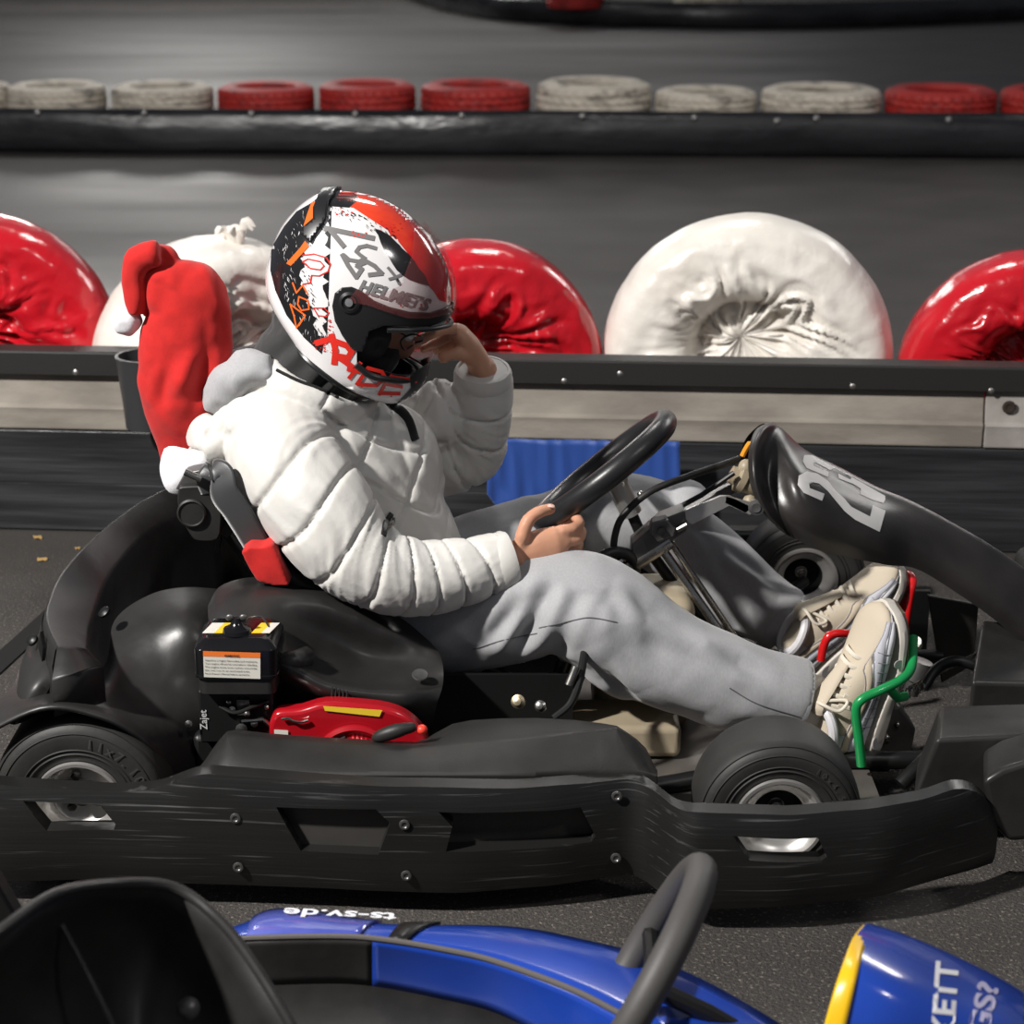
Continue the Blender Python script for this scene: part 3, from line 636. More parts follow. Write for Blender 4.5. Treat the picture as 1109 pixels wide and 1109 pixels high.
# ---- wheels
def wheel(x, y, rt, wd_, rim, side, kind, name):
    "side -1: outer face towards the camera"
    o_ = Vector((x, y, rt)); ax = Vector((0, side, 0)); w2 = wd_
    pr = [(rim,-.004),(rim+.006,.0),(rim+.014,.003),(rt*.80,.006),(rt*.90,.003),(rt*.965,-.008),(rt*.99,-.02),(rt,-.04),(rt,-w2+.04),(rt*.99,-w2+.02),(rt*.965,-w2+.008),(rt*.85,-w2),(rim+.01,-w2+.004),(rim,-w2+.01),(rim,-w2/2)]
    pr2 = []
    for i, q in enumerate(pr): 
        pr2.append(q)
    t = K('tyre', MB().lathe(pr2, o_, ax, 96, closed=True), M_tyre, angle=50)
    for rr, hh, s in ((rim+.019, .0045, .0016), (rim+.026, .0052, .0012), (rt*.86, .005, .0010), (rt*.955, -.0035, .0010)):
        K('sidewall_ring', MB().lathe([(rr-s,hh-.001),(rr,hh+s),(rr+s,hh-.001)], o_, ax, 96, closed=True), M_tyre, parent=t)
    if kind == 'front':
        pr = [(rim+.004,.0),(rim+.002,.005),(rim-.003,.005),(rim-.006,-.004),(rim-.010,-.010),(.052,-.016),(.046,-.018),(.041,-.022),(.038,-.050),(.012,-.052),(.011,-.040),(.004,-.038),(.0005,-.038)]
        r = K('rim', MB().lathe(pr, o_, ax, 64, cap=False), M_alu, angle=40)
        K('hub_recess', MB().lathe([(.0412,-.0215),(.0405,-.0215),(.0375,-.0495),(.013,-.0515)], o_, ax, 40, cap=False), M_dark, parent=r)
        K('hub_nut', MB().lathe([(.011,-.052),(.011,-.040),(.006,-.036),(.0005,-.036)], o_, ax, 6), M_steel, parent=r)
    else:
        pr = [(rim+.004,.0),(rim+.002,.006),(rim-.003,.006),(rim-.006,-.004),(rim-.010,-.022),(rim-.016,-.03),(.052,-.034),(.045,-.040),(.020,-.044),(.019,-.030),(.0005,-.030)]
        r = K('rim', MB().lathe(pr, o_, ax, 64, cap=False), M_alu, angle=40)
        for k in range(3):
            a = R(90+120*k+20); K('wheel_nut', MB().lathe([(.008,0),(.008,.008),(.001,.009)], o_+ax*-.04+Vector((.032*math.cos(a),0,.032*math.sin(a))), ax, 6), M_steel, parent=r)
        K('axle_end', MB().lathe([(.015,-.03),(.015,-.018),(.0005,-.018)], o_, ax, 20), M_dark, parent=r)
    return t
XF, XR = W(845,896,2.72).x, W(84,866,2.755).x
tf = wheel(XF, 2.725, .132, .125, .068, -1, 'front', 'n'); tr = wheel(XR, 2.765, .142, .18, .068, -1, 'rear', 'n')
wheel(W(874,640,3.76).x, 3.80, .132, .10, .068, -1, 'front', 'f'); wheel(XR, 3.72, .142, .18, .068, -1, 'rear', 'f')
K('stub_axle', MB().tube([(XF,2.80,.132),(XF+.01,2.95,.12),(XF+.02,3.02,.09)], .012, 12), M_dark); K('stub_axle', MB().tube([(XF+.02,3.60,.1),(W(874,640,3.76).x,3.80,.13)], .012, 12), M_dark)
def arc_text(txt, o_, rr, h, a0, da, yy, parent, m, ax=-1):
    for i, ch in enumerate(txt):
        if ch == ' ': continue
        a = a0-da*i; p = o_+Vector((rr*math.cos(a), 0, rr*math.sin(a))); p.y = yy
        write(ch, p, (math.sin(a),0,-math.cos(a)), (math.cos(a),0,math.sin(a)), h, m, parent, bold=.01, th=.0002)
M_emb = mat('embossed_rubber', (.05,.048,.046), rough=.5)
arc_text('11x7.10-5', Vector((XR,0,.142)), .100, .024, R(80), .155, 2.765-.0075, tr, M_emb)
arc_text('10x4.50-5', Vector((XF,0,.132)), .098, .014, R(60), .12, 2.725-.0073, tf, M_emb)
# ---- steering
cs_ = W(657, 507, 3.33); e1 = (W(728,452,3.33)-W(588,560,3.33)).normalized(); n1 = Vector((-e1.z, 0, e1.x)); a = R(-10); e2 = (Vector((0,1,0))*math.cos(a)+n1*math.sin(a)).normalized(); nw = e1.cross(e2)
if nw.z < 0: nw = -nw
M_grip = mat('steering_grip', (.014,.014,.015), rough=.34, bump=.25, bscale=300, bdist=.0005)
Rw = .148
ring = []
for k in range(64):
    t = 2*PI*k/64; r_ = Rw*(1-.10*max(0, math.cos(t))**6); ring.append(cs_+e1*(r_*math.cos(t)*1.0)+e2*(r_*math.sin(t)))
sw = K('steering_wheel', MB().tube(ring, .0215, 16, closed=True, up=nw), M_grip, angle=180)
for t in (R(90), R(270), R(180)):
    q = e1*math.cos(t)+e2*math.sin(t); K('spoke', MB().tube([cs_-nw*.018+q*.02, cs_-nw*.012+q*.08, cs_+q*(Rw-.01)], [.016,.014,.012], 8, rb=[.004,.004,.004], up=nw.cross(q)), M_matt, parent=sw)
K('wheel_hub', MB().lathe([(.03,-.022),(.03,-.012),(.001,-.012)], cs_, nw, 24), M_matt, parent=sw)
K('pad_plate', MB().lathe([(.024,-.006),(.05,-.010),(.05,-.016),(.02,-.02)], cs_, nw, 24), M_dark, parent=sw)
hubc = cs_-nw*.02
h2 = W(684, 556, 3.33)
K('steering_boss', MB().tube([hubc, hubc.lerp(h2,.25), h2], [.028,.020,.020], 24), M_alu)
K('boss_bolt', MB().ell(W(694,535,3.30), (.007,.007,.006), n=10, m=6), M_steel)
K('column', MB().tube([h2, W(700,592,3.33), W(735,640,3.33), W(790,705,3.33)], .0105, 14), M_dark)
K('upper_tube', MB().lathe([(.0165,0),(.0165,(W(726,584,3.27)-W(650,632,3.27)).length),(.013,(W(726,584,3.27)-W(650,632,3.27)).length),(.013,.01)], W(650,632,3.27), (W(726,584,3.27)-W(650,632,3.27)), 20), M_steel)
K('column_strut', MB().tube([W(714,590,3.27), W(784,690,3.24), W(800,715,3.24)], .0085, 12), M_steel); K('column_strut', MB().tube([W(727,588,3.30), W(796,690,3.30)], .006, 12), M_steel)
bk_ = K('column_bracket', MB().prism([W(x,y,3.255) for x,y in [(684,590),(716,563),(742,553),(744,575),(700,606),(684,612)]], (0,.05,0)), M_grey, bevel=.003)
K('clamp_block', MB().prism([W(x,y,3.24) for x,y in [(706,566),(722,562),(732,573),(730,582),(712,588),(704,580)]], (0,.03,0)), M_grey, parent=bk_, bevel=.003)
K('bolt', MB().lathe([(.008,0),(.008,.006),(.001,.007)], W(716,575,3.238), (0,-1,0), 6), M_dark, parent=bk_)
K('bolt', MB().tube([W(733,574,3.25), W(744,568,3.25)], .006, 10), M_steel, parent=bk_)
K('support_arm', MB().prism([W(x,y,3.27) for x,y in [(738,556),(745,565),(750,568),(790,548),(808,556),(815,549),(790,537),(780,537),(744,552)]], (0,.006,0)), M_alu, bevel=.001)
K('support_arm', MB().prism([W(x,y,3.27) for x,y in [(786,537),(785,545),(812,558),(822,551),(818,546)]], (0,.006,0)), M_alu, bevel=.001)
K('upper_arm', MB().prism([W(x,y,3.35) for x,y in [(700,576),(704,582),(745,565),(800,532),(798,522),(785,528)]], (0,.02,0)), M_grey, bevel=.002)
K('upper_rod', MB().tube([W(716,560,3.3), W(760,536,3.3), W(795,512,3.3)], .005, 10), M_dark)
K('brake_hose', MB().tube(smooth_path([W(664,608,3.26), W(666,580,3.26), W(676,557,3.26), W(705,532,3.27), W(745,516,3.3), W(780,504,3.33), W(800,497,3.35)], 8), .0065, 12), M_matt)
cl_ = K('cable_coil', MB().tube(smooth_path([W(648,620,3.24), W(652,604,3.24), W(668,598,3.25), W(684,604,3.26), W(688,625,3.27), W(690,650,3.28)], 6), .011, 12), M_matt)
K('cable_coil', MB().tube(smooth_path([W(655,626,3.27), W(660,610,3.28), W(674,606,3.28), W(680,622,3.28), W(676,640,3.28)], 6), .008, 12), M_dark)
K('white_clip', MB().tube(smooth_path([W(661,624,3.22), W(666,612,3.22), W(674,607,3.22)], 4), .003, 8), mat('clip_white', (.6,.6,.6), rough=.4))
mc = K('brake_reservoir', MB().lathe([(.001,0),(.018,.002),(.022,.012),(.022,.030),(.026,.034),(.026,.046),(.018,.050),(.016,.062),(.001,.064)], W(824,528,3.33), (-.75,0,.35), 24), M_tank)
K('reservoir_knob', MB().ell(W(808,507,3.33), (.015,.015,.017), n=14, m=10), M_tank, parent=mc); K('reservoir_knob', MB().ell(W(802,520,3.33), (.012,.012,.014), n=14, m=10), M_tank, parent=mc); K('reservoir_foot', MB().ell(W(812,545,3.32), (.014,.014,.018), n=14, m=10), M_tank, parent=mc)
K('orange_clip', MB().tube(smooth_path([W(804,494,3.33), W(808,486,3.33), W(813,480,3.33), W(816,492,3.33)], 4), .005, 8), mat('orange_clip', (.75,.3,.02), rough=.4), parent=mc)
# ---- front number panel
st_ = [
 [(829,459,3.33),(818,466,3.26),(811,488,3.20),(812,522,3.17),(824,552,3.17),(842,572,3.19)],
 [(836,458,3.33),(826,466,3.25),(819,490,3.19),(820,524,3.155),(832,556,3.155),(850,578,3.18)],
 [(843,462,3.33),(835,470,3.28),(829,492,3.235),(830,524,3.205),(842,556,3.175),(860,583,3.19)],
 [(850,467,3.33),(846,476,3.28),(843,498,3.235),(845,528,3.195),(855,560,3.165),(868,587,3.18)],
 [(872,487,3.33),(868,496,3.27),(866,514,3.20),(869,540,3.165),(878,570,3.16),(892,597,3.18)],
 [(910,506,3.33),(905,518,3.28),(904,534,3.22),(908,556,3.185),(916,582,3.175),(926,605,3.19)],
 [(950,527,3.33),(946,538,3.29),(945,552,3.24),(948,572,3.205),(954,593,3.20),(962,612,3.21)],
 [(984,541,3.33),(981,550,3.30),(979,564,3.265),(980,580,3.24),(984,597,3.235),(992,616,3.24)],
 [(1030,565,3.33),(1026,575,3.30),(1022,590,3.27),(1021,605,3.25),(1024,621,3.245),(1030,638,3.25)],
 [(1085,598,3.33),(1080,608,3.30),(1075,624,3.27),(1073,641,3.25),(1076,658,3.245),(1083,676,3.25)],
 [(1150,648,3.33),(1143,658,3.30),(1136,676,3.27),(1132,694,3.25),(1134,712,3.245),(1140,730,3.25)],
 [(1215,715,3.33),(1206,724,3.30),(1196,742,3.27),(1190,760,3.25),(1192,778,3.245),(1198,795,3.25)]]
rows = []
for s in st_:
    n_ = [W(*q) for q in s]; fr = [Vector((p.x+.02, 3.33+(3.33-p.y)*.8, p.z-.42*(3.33-p.y))) for p in n_[1:]]; rows.append(n_[::-1]+fr)
M_fair = mat('panel_plastic', (.014,.0125,.012), rough=.33, col2=(.045,.04,.038), nscale=6, namt=.5, bump=.3, bscale=150, bdist=.0006, spec=.5)
fm = MB().grid(catgrid(rows, 5, 5)); fairing = K('number_panel', fm, M_fair, angle=180); ft = bvh(fm)
def c8(pts): return [(800+x/3.576, 440+y/3.576) for x, y in pts]
num = [c8([(322,367),(250,335),(228,305),(232,270),(262,253),(305,262),(345,290),(372,325),(410,360),(435,390),(508,428),(518,385),(568,405),(545,487),(450,440),(410,408),(378,370),(345,330),(310,300),(285,295),(272,305),(275,318),(332,340)]),
       c8([(345,275),(262,240),(247,215),(253,190),(285,190),(375,240),(352,248),(300,220),(288,222),(290,232),(349,256)]),
       c8([(352,232),(380,243),(520,322),(566,348),(567,362),(560,376),(520,365),(470,341),(472,320),(440,300),(434,299),(385,280),(385,262),(432,285),(438,272)])]
K('number_23', decal(num, ft, .0008, 3), mat('number_white', (.52,.51,.50), rough=.5), parent=fairing, angle=180)
bo = W(819, 549, 3.165)
K('panel_bolt', MB().lathe([(.014,-.006),(.014,.003),(.008,.004),(.008,.006),(.003,.005),(.001,.005)], bo+Vector((0,-.002,0)), (-.2,-1,.1), 20), M_grey, parent=fairing)
# ---- nose
def facebox(name, quad, Y, off, m=M_blk, bev=.008, **k): return K(name, MB().prism([W(x,y,Y) for x,y in quad], off), m, bevel=bev, bseg=3, **k)
def hexa(name, fr, Yf_, bk, Yb_, m=M_blk, bev=.008, **k):
    a = [W(x,y,Yf_) for x,y in fr]; b = [W(x,y,Yb_) for x,y in bk]; return K(name, MB().rings([a,b]), m, bevel=bev, bseg=3, **k)
hexa('nose_block', [(1014,800),(1230,790),(1230,880),(988,866)], 2.86, [(1018,764),(1230,758),(1230,860),(992,830)], 3.02, M_blk)
hexa('nose_block', [(1052,738),(1230,742),(1230,800),(1048,790)], 3.12, [(1064,670),(1230,690),(1230,760),(1056,742)], 3.30, M_blk)
hexa('front_bumper', [(1064,846),(1085,833),(1250,780),(1250,900),(1092,912),(1072,890)], 2.735, [(1064,812),(1085,800),(1250,750),(1250,880),(1092,890),(1072,860)], 2.86, M_blk, .01)
K('nose_cone', MB().box((1.12,3.33,.16),(.22,.7,.2)), M_matt, bevel=.03, bseg=3)
K('far_side_bumper', MB().box((.1,3.93,.13),(1.3,.05,.15)), M_scuff, bevel=.01)
K('front_tube', MB().tube(smooth_path([W(1060,722,3.2), W(1035,716,3.2), W(1015,724,3.2), W(1000,745,3.18)], 6), .010, 12), M_dark)
K('tie_rod', MB().tube([W(985,745,3.25), W(1062,706,3.32)], .004, 8), M_steel)
K('front_tube', MB().tube([W(975,850,3.0), W(1000,825,3.02), W(1030,800,3.1)], .014, 12), M_dark)
K('shield_plate', MB().prism([W(x,y,3.55) for x,y in [(1005,645),(1060,655),(1055,720),(1020,740)]], (0,.01,0)), M_matt, bevel=.002)
K('side_shield', MB().prism([W(x,y,3.62) for x,y in [(975,640),(1008,640),(1000,760),(985,740)]], (0,.01,0)), mat('dull_shield', (.05,.055,.055), rough=.3), bevel=.002)
# pedals
M_gr = mat('green_paint', (.01,.26,.07), rough=.28, coat=.3, col2=(.005,.15,.04), nscale=20, namt=.4); M_rp = mat('red_paint', (.55,.01,.012), rough=.25, coat=.4)
gp = K('throttle_pedal', MB().tube(smooth_path([W(933,829,3.03), W(930,800,3.03), W(927,770,3.03), W(934,757,3.03), W(955,747,3.04), W(976,736,3.06), W(987,722,3.09), W(989,690,3.14)], 7), .0085, 14), M_gr, label='green throttle pedal')
K('pedal_plate', MB().prism([W(x,y,3.17) for x,y in [(970,692),(978,690),(980,740),(972,738)]], (0,.012,0)), M_gr, parent=gp, bevel=.002)
K('pedal_plate', MB().prism([W(x,y,3.19) for x,y in [(982,690),(988,694),(988,715),(983,728)]], (0,.03,0)), M_gr, parent=gp, bevel=.002)
K('pedal_stub', MB().tube([W(962,745,3.05), W(972,756,3.06), W(980,754,3.08)], .0085, 12), M_gr, parent=gp)
rp = K('brake_pedal', MB().tube(smooth_path([W(979,690,3.45), W(982,665,3.45), W(986,640,3.46), W(988,628,3.48), W(982,622,3.50), W(975,628,3.52)], 6), .009, 14), M_rp, label='red brake pedal')
K('pedal_plate', MB().prism([W(x,y,3.46) for x,y in [(968,660),(984,640),(984,690),(970,690)]], (0,.01,0)), M_rp, parent=rp, bevel=.002)
K('pedal_loop', MB().tube(smooth_path([W(889,715,3.33), W(892,700,3.33), W(899,688,3.33), W(915,686,3.34), W(930,690,3.36)], 6), .008, 12), M_rp, parent=rp)
pb = K('pedal_frame', MB().prism([W(x,y,3.16) for x,y in [(938,830),(945,770),(975,765),(992,790),(985,826),(960,835)]], (0,.04,0)), M_grey, bevel=.004)
for x, y, r_ in [(953,775,.007),(960,800,.009),(972,785,.006),(966,820,.006),(950,812,.006)]: K('bolt', MB().ell(W(x,y,3.158), (r_,.006,r_), n=10, m=6), M_steel, parent=pb)
K('spring_coil', MB().tube([W(950,765,3.15)+(W(1003,742,3.15)-W(950,765,3.15))*(k/90)+Vector((0,.009*math.cos(k*.7),.009*math.sin(k*.7))) for k in range(91)], .0015, 6), M_steel, parent=pb)
K('master_cylinder', MB().lathe([(.001,0),(.02,.002),(.022,.04),(.015,.045),(.015,.07),(.001,.072)], W(1000,715,3.3), (-.3,0,-1), 20), M_grey, parent=pb)
K('cylinder_cap', MB().lathe([(.024,0),(.024,.008),(.001,.010)], W(985,700,3.32), (-.3,-.2,1), 20), mat('clear_grey', (.25,.25,.2), rough=.25), parent=pb)
# seat belt retractor, belt, roll tube
rt_ = K('belt_retractor', MB().prism(smooth_path([W(x,y,3.10) for x,y in [(193,532),(198,527),(236,527),(240,535),(240,560),(236,584),(214,586),(205,578),(196,560),(192,545)]], 3, True), (0,.05,0)), M_matt, bevel=.004)
K('retractor_disc', MB().lathe([(.025,0),(.025,.006),(.022,.008),(.020,.005),(.001,.006)], W(208,555,3.10), (0,-1,0), 32), M_matt, parent=rt_)
K('retractor_frame', MB().prism([W(x,y,3.12) for x,y in [(190,530),(200,512),(222,508),(244,530),(244,540),(238,532),(200,532)]], (0,.04,0)), M_grey, parent=rt_, bevel=.002)
K('retractor_bracket', MB().prism([W(x,y,3.14) for x,y in [(236,545),(250,552),(254,575),(246,584),(240,580),(238,600),(232,598)]], (0,.02,0)), M_dark, parent=rt_, bevel=.002)
K('buckle_pin', MB().tube([W(200,511,3.08), W(218,519,3.08)], .006, 12), M_steel, parent=rt_)
M_belt = mat('belt_webbing', (.035,.036,.038), rough=.38, bump=.5, bscale=700, bdist=.0004, sheen=.3)
bp_ = smooth_path([W(228,535,3.10), W(224,520,3.09), W(230,510,3.09), W(241,514,3.08), W(244,535,3.07), W(258,556,3.07), W(275,585,3.08), W(296,622,3.10)], 8)
wid = interp([.016,.018,.020,.022,.027,.026,.024,.024], 8)
K('seat_belt', MB().tube(bp_, wid, 8, rb=.0016, up=(.85,-.15,.5)), M_belt, angle=180)
K('roll_tube', MB().tube([W(286,590,3.16), W(284,610,3.16), W(284,645,3.16)], .009, 12), M_steel)
# ---------------------------------------------------------------- driver
drv = thing('person', (-.1, 3.33, .05), 'driver in white quilted jacket and graphic helmet seated in the black kart', 'person')
P = lambda n, mb, m, **k: obj(n, mb, m, k.pop('parent', drv), **k)
M_skin = mat('skin', (.56,.29,.185), rough=.5, col2=(.46,.21,.13), nscale=22, namt=.5, bump=.25, bscale=220, bdist=.0006, sss=.12)
M_jack = mat('white_quilt', (.60,.585,.555), rough=.5, col2=(.54,.52,.48), nscale=6, namt=.5, bump=.35, bscale=32, bdist=.003, bump2=(90,.2,.0012), sheen=.2)
M_sweat = mat('grey_sweat', (.36,.36,.37), rough=.9, col2=(.30,.30,.31), nscale=300, namt=.6, nthr=(.35,.65), stretch=(1,1,.35), bump=.35, bscale=420, bdist=.0008, sheen=.2)
M_gait = mat('black_fleece', (.018,.018,.018), rough=.8, bump=.4, bscale=200, bdist=.001, sheen=.3)
# skeletons  (px, py, Y, r)
def path(tab, n=8):
    pts = smooth_path([W(a,b,c) for a,b,c,*_ in tab], n); rr = interp([t[3] for t in tab], n); return pts, rr
NA = [(300,468,3.23,.090),(312,506,3.15,.096),(346,553,3.10,.092),(380,594,3.08,.083),(418,620,3.07,.071),(460,626,3.085,.063),(507,619,3.10,.056),(552,607,3.12,.049)]
FA = [(395,440,3.50,.09),(432,470,3.52,.092),(468,488,3.52,.086),(500,486,3.52,.076),(516,466,3.50,.064),(522,436,3.48,.058),(523,402,3.46,.050)]
TO = [(470,655,3.33,.08),(450,640,3.33,.115),(412,585,3.33,.138),(365,520,3.33,.152),(335,468,3.33,.143),(325,435,3.33,.105),(322,418,3.33,.08)]
NL = [(440,675,3.24,.10),(500,672,3.20,.092),(560,655,3.16,.092),(608,650,3.14,.092),(650,668,3.13,.094),(705,703,3.125,.090),(760,728,3.12,.083),(815,744,3.12,.074),(867,755,3.125,.065)]
FL = [(450,640,3.42,.10),(520,608,3.45,.092),(590,588,3.50,.088),(655,566,3.54,.086),(700,563,3.555,.086),(745,595,3.56,.083),(795,638,3.55,.077),(850,672,3.53,.064)]
toP, toR = path(TO, 8); naP, naR = path(NA, 8); faP, faR = path(FA, 8); nlP, nlR = path(NL, 8); flP, flR = path(FL, 8)
HC = W(385, 320, 3.30); yaw = R(6)
hf = Vector((.8, 0, -.60/.955)).normalized(); hf = (hf+Vector((0,-math.tan(yaw),0))).normalized(); hu = Vector((.6,0,.8/.955)); hu = (hu-hf*hu.dot(hf)).normalized(); hl = hf.cross(hu)   # hl: towards ... 
if hl.y < 0: hl = -hl
MP = .00158
def H(a, b, c=0.): return HC+hf*(a*MP)+hu*(b*MP)+hl*c      # a,b in picture units of the side view, c metres (far side +)
# ---- skin: head, neck, trunk, arms, hands, legs, feet in one surface
sk = MB(); hrot = Matrix((hf, hl, hu)).transposed()
sk.ell(H(18,0), (.092,.074,.112), hrot, 24, 16); sk.ell(H(42,-38), (.055,.052,.05), hrot); sk.ell(H(78,-12), (.017,.012,.022), hrot); sk.ell(H(66,-34), (.02,.026,.012), hrot)
for s in (-1, 1): sk.ell(H(12,-5,s*.076), (.016,.010,.028), hrot, 10, 8)
sk.tube([H(-5,-20), H(-14,-75), toP[-6]], [.055,.048,.05], 16)
sk.tube(toP, [r*.72 for r in toR], 20, up=(1,0,0), rb=[r*.95 for r in toR])
sk.tube([W(316,478,3.19), W(330,462,3.33), W(345,468,3.46)], [.045,.055,.045], 14)
def fore(P_, n): return P_[:len(P_)]
sk.tube(naP+[W(562,602,3.125)], [.05]*20+[max(.027, .05-.0011*k) for k in range(len(naP)-20)]+[.027], 16)
sk.tube([W(335,460,3.42)]+faP+[W(520,396,3.455)], [.05]*20+[max(.027, .05-.0013*k) for k in range(len(faP)-19)]+[.027], 16)
sk.ell(W(435,670,3.33), (.12,.16,.10), None); sk.tube(nlP, [r*.70 for r in nlR], 14); sk.tube(flP, [r*.70 for r in flR], 14)
for q, h_, t_ in ((nlP[-1], (905,768,3.13), (950,690,3.14)), (flP[-1], (888,690,3.50), (945,640,3.49))): sk.tube([q, W(*h_), W(*t_)], [.036,.03,.018], 12)
# near hand gripping the wheel
sk.tube([W(548,607,3.125), W(566,601,3.13), W(585,594,3.135), W(603,590,3.14), W(614,589,3.145)], [.027,.031,.036,.035,.024], 18, up=(0,0,1), rb=[.021,.022,.021,.019,.014])
def finger(pts, r0, r1=None, n=5):
    p = smooth_path([W(*q) for q in pts], n); r1 = r1 or r0*.8; m = len(p)
    rr = [r0+(r1-r0)*i/(m-1)+.0008*(1 if abs(i % n) < 1 and 0 < i < m-1 else 0) for i in range(m)]
    sk.tube(p, rr, 12); sk.ell(p[-1], (r1*1.02,)*3, None, 12, 8)
finger([(562,600,3.125),(566,580,3.120),(572,564,3.125),(583,555,3.135),(596,551,3.15)], .0135, .0100)
finger([(606,575,3.14),(620,573,3.15),(627,567,3.175),(622,558,3.20),(612,556,3.21)], .0112, .0090)
finger([(610,586,3.14),(625,584,3.155),(629,576,3.185),(622,567,3.21),(612,564,3.215)], .0112, .0090)
finger([(607,598,3.14),(622,597,3.16),(626,589,3.19),(618,578,3.215),(608,574,3.22)], .0108, .0086)
finger([(600,608,3.14),(614,608,3.16),(617,600,3.19),(610,590,3.21),(602,586,3.215)], .0096, .0078)
# far hand at the visor opening
sk.tube([W(521,400,3.455), W(516,388,3.45), W(508,374,3.44), W(498,362,3.43), W(492,357,3.425)], [.026,.029,.033,.031,.020], 18, up=(0,1,0), rb=[.022,.022,.020,.018,.014])
finger([(513,392,3.43),(504,386,3.415),(493,383,3.405),(480,387,3.40)], .0125, .0108)
finger([(495,356,3.40),(480,357,3.39),(463,364,3.375),(449,370,3.365)], .0108, .0085)
finger([(494,356,3.42),(479,356,3.41),(462,364,3.395),(450,373,3.385)], .0110, .0085)
finger([(496,360,3.44),(483,365,3.43),(469,373,3.415),(459,378,3.405)], .0105, .0082)
finger([(502,366,3.455),(491,372,3.445),(480,376,3.435),(472,380,3.425)], .0092, .0075)
skm = remesh(sk, .0038, 2, .5)
body = P('body', skm, M_skin, angle=180)
M_nail = mat('nail', (.75,.48,.42), rough=.3)
P('thumbnail', MB().ell(W(597,548.5,3.141), (.007,.004,.003), Matrix.Rotation(R(15),3,'Y'), 10, 6), M_nail, parent=body)
for s in (-1, 1):
    P('eye', MB().ell(H(72,7,s*.030), (.012,.012,.012), hrot, 12, 10), mat('eye_white', (.7,.68,.65), rough=.2), parent=body)
    P('iris', MB().ell(H(77,7,s*.030), (.005,.006,.006), hrot, 10, 8), mat('iris', (.03,.018,.01), rough=.15), parent=body)
    P('eyebrow', MB().tube([H(78,17,s*.014), H(79,19,s*.030), H(72,17,s*.046)], .003, 6), mat('brow', (.03,.02,.015), rough=.9), parent=body)
# ---- helmet
outl = [(-76,-57),(-92,-40),(-101,-20),(-107,0),(-109,21),(-105,49),(-94,70),(-67,90),(-39,102),(-10,105.5),(20,102),(44,95),(67,81),(87,59),(98,34),(106,5),(113,-15),(119,-32),(117,-49),(106,-67),(75,-75),(28,-79),(-11,-77),(-50,-68)]
ol = [Vector((a, b)) for a, b in outl]
ol = [p.to_2d() for p in smooth_path([(a, b, 0) for a, b in outl], 5, True)]
def arange(b):
    xs_ = []
    for i in range(len(ol)):
        p, q = ol[i], ol[(i+1) % len(ol)]
        if (p.y-b)*(q.y-b) < 0: xs_.append(p.x+(q.x-p.x)*(b-p.y)/(q.y-p.y))
    return (min(xs_), max(xs_)) if len(xs_) > 1 else None
def hshell(sc=1., bmin=-73.5):
    rs = []; NB = 60
    for i in range(NB+1):
        t = i/NB; b = bmin+(105.2-bmin)*math.sin(t*PI/2)
        b = min(b, 105.0); r = arange(b)
        if r is None: continue
        lo, hi = r; c = .127*(1-max(0, (b-5)/101)**2.3)**.5 if b > 5 else .127-.012*((5-b)/80)**2
        c = max(c, .004); cx, hx = (lo+hi)/2, (hi-lo)/2; ring = []
        for k in range(112):
            a = 2*PI*k/112; ca, sa = math.cos(a), math.sin(a); e = 2.25
            x = math.copysign(abs(ca)**(2/e), ca); y = math.copysign(abs(sa)**(2/e), sa)
            if b < 10 and ca > 0: y *= 1-.12*((10-b)/80)*ca
            ring.append((cx+hx*x, b, c*y))
        rs.append(ring)
    return rs
hr = hshell(); outer = [[H(*q) for q in r] for r in hr]
def inn(q, d=14): 
    a, b, c = q; l = math.sqrt((a-5)**2+b*b+(c/MP)**2) or 1; f = 1-d/l; return H(5+(a-5)*f, b*f if b > -60 else b, c*f)
inner = [[inn(q) for q in r] for r in hr if r[0][1] < 96]
hm = MB(); n_ = 112; allr = outer[::-1]+inner; hm.rings(allr, cap=True)
port = [(30,2),(44,11),(62,20),(80,28),(92,33),(140,36),(140,-25),(116,-22),(100,-34),(84,-40),(62,-46),(50,-44),(40,-30),(33,-14)]
cu_ = cutter([H(a,b,-.3) for a,b in port], hl*.6)
M_shell = mat('helmet_white', (.72,.70,.70), rough=.13, coat=.6)
helm = P('helmet', hm, M_shell, bool_=[cu_], bevel=.002, angle=60); kill([cu_])
omb = MB().rings(outer[::-1]); ht = bvh(omb)
helm.data.materials.append(mat('helmet_edge', (.01,.01,.011), rough=.5)); cc = WP[helm]
for f in helm.data.polygons:
    if ht.find_nearest(f.center+cc)[3] > .0012: f.material_index = 1
M_lin = mat('helmet_liner', (.008,.008,.009), rough=.75)
lin = MB().rings([[inn(q, 15.5) for q in r] for r in hr if r[0][1] < 94], cap=False)
cu2 = cutter([H(a,b,-.3) for a,b in [(36,-2),(62,14),(92,27),(150,30),(150,-19),(100,-28),(62,-40),(44,-24)]], hl*.6)
P('helmet_liner', lin, M_lin, parent=helm, solid=.004, bool_=[cu2], angle=180); kill([cu2])
def Cc(pts): return [(270+x/3.697, 190+y/3.697) for x, y in pts]
def mirror_add(mb):
    v2 = []
    for p in mb.v:
        c = (p-HC).dot(hl); v2.append(p-hl*2*c)
    keep = [f for f in mb.f if all((mb.v[i]-HC).dot(hl) < -.004 for i in f)]
    o = len(mb.v); mb.v += v2; mb.f += [tuple(i+o for i in f) for f in keep]; return mb
PRINTS = []
def hd_(name, polys, m, off=.0007, step=3., mir=True, solid=0., **k):
    mb = decal(polys, ht, off, step)
    if not mb.f: return None
    if mir: mb = mirror_add(mb)
    if not solid: PRINTS.append((mb, m)); return None
    return P(name, mb, m, parent=helm, angle=180, solid=solid, recalc=False, **k)
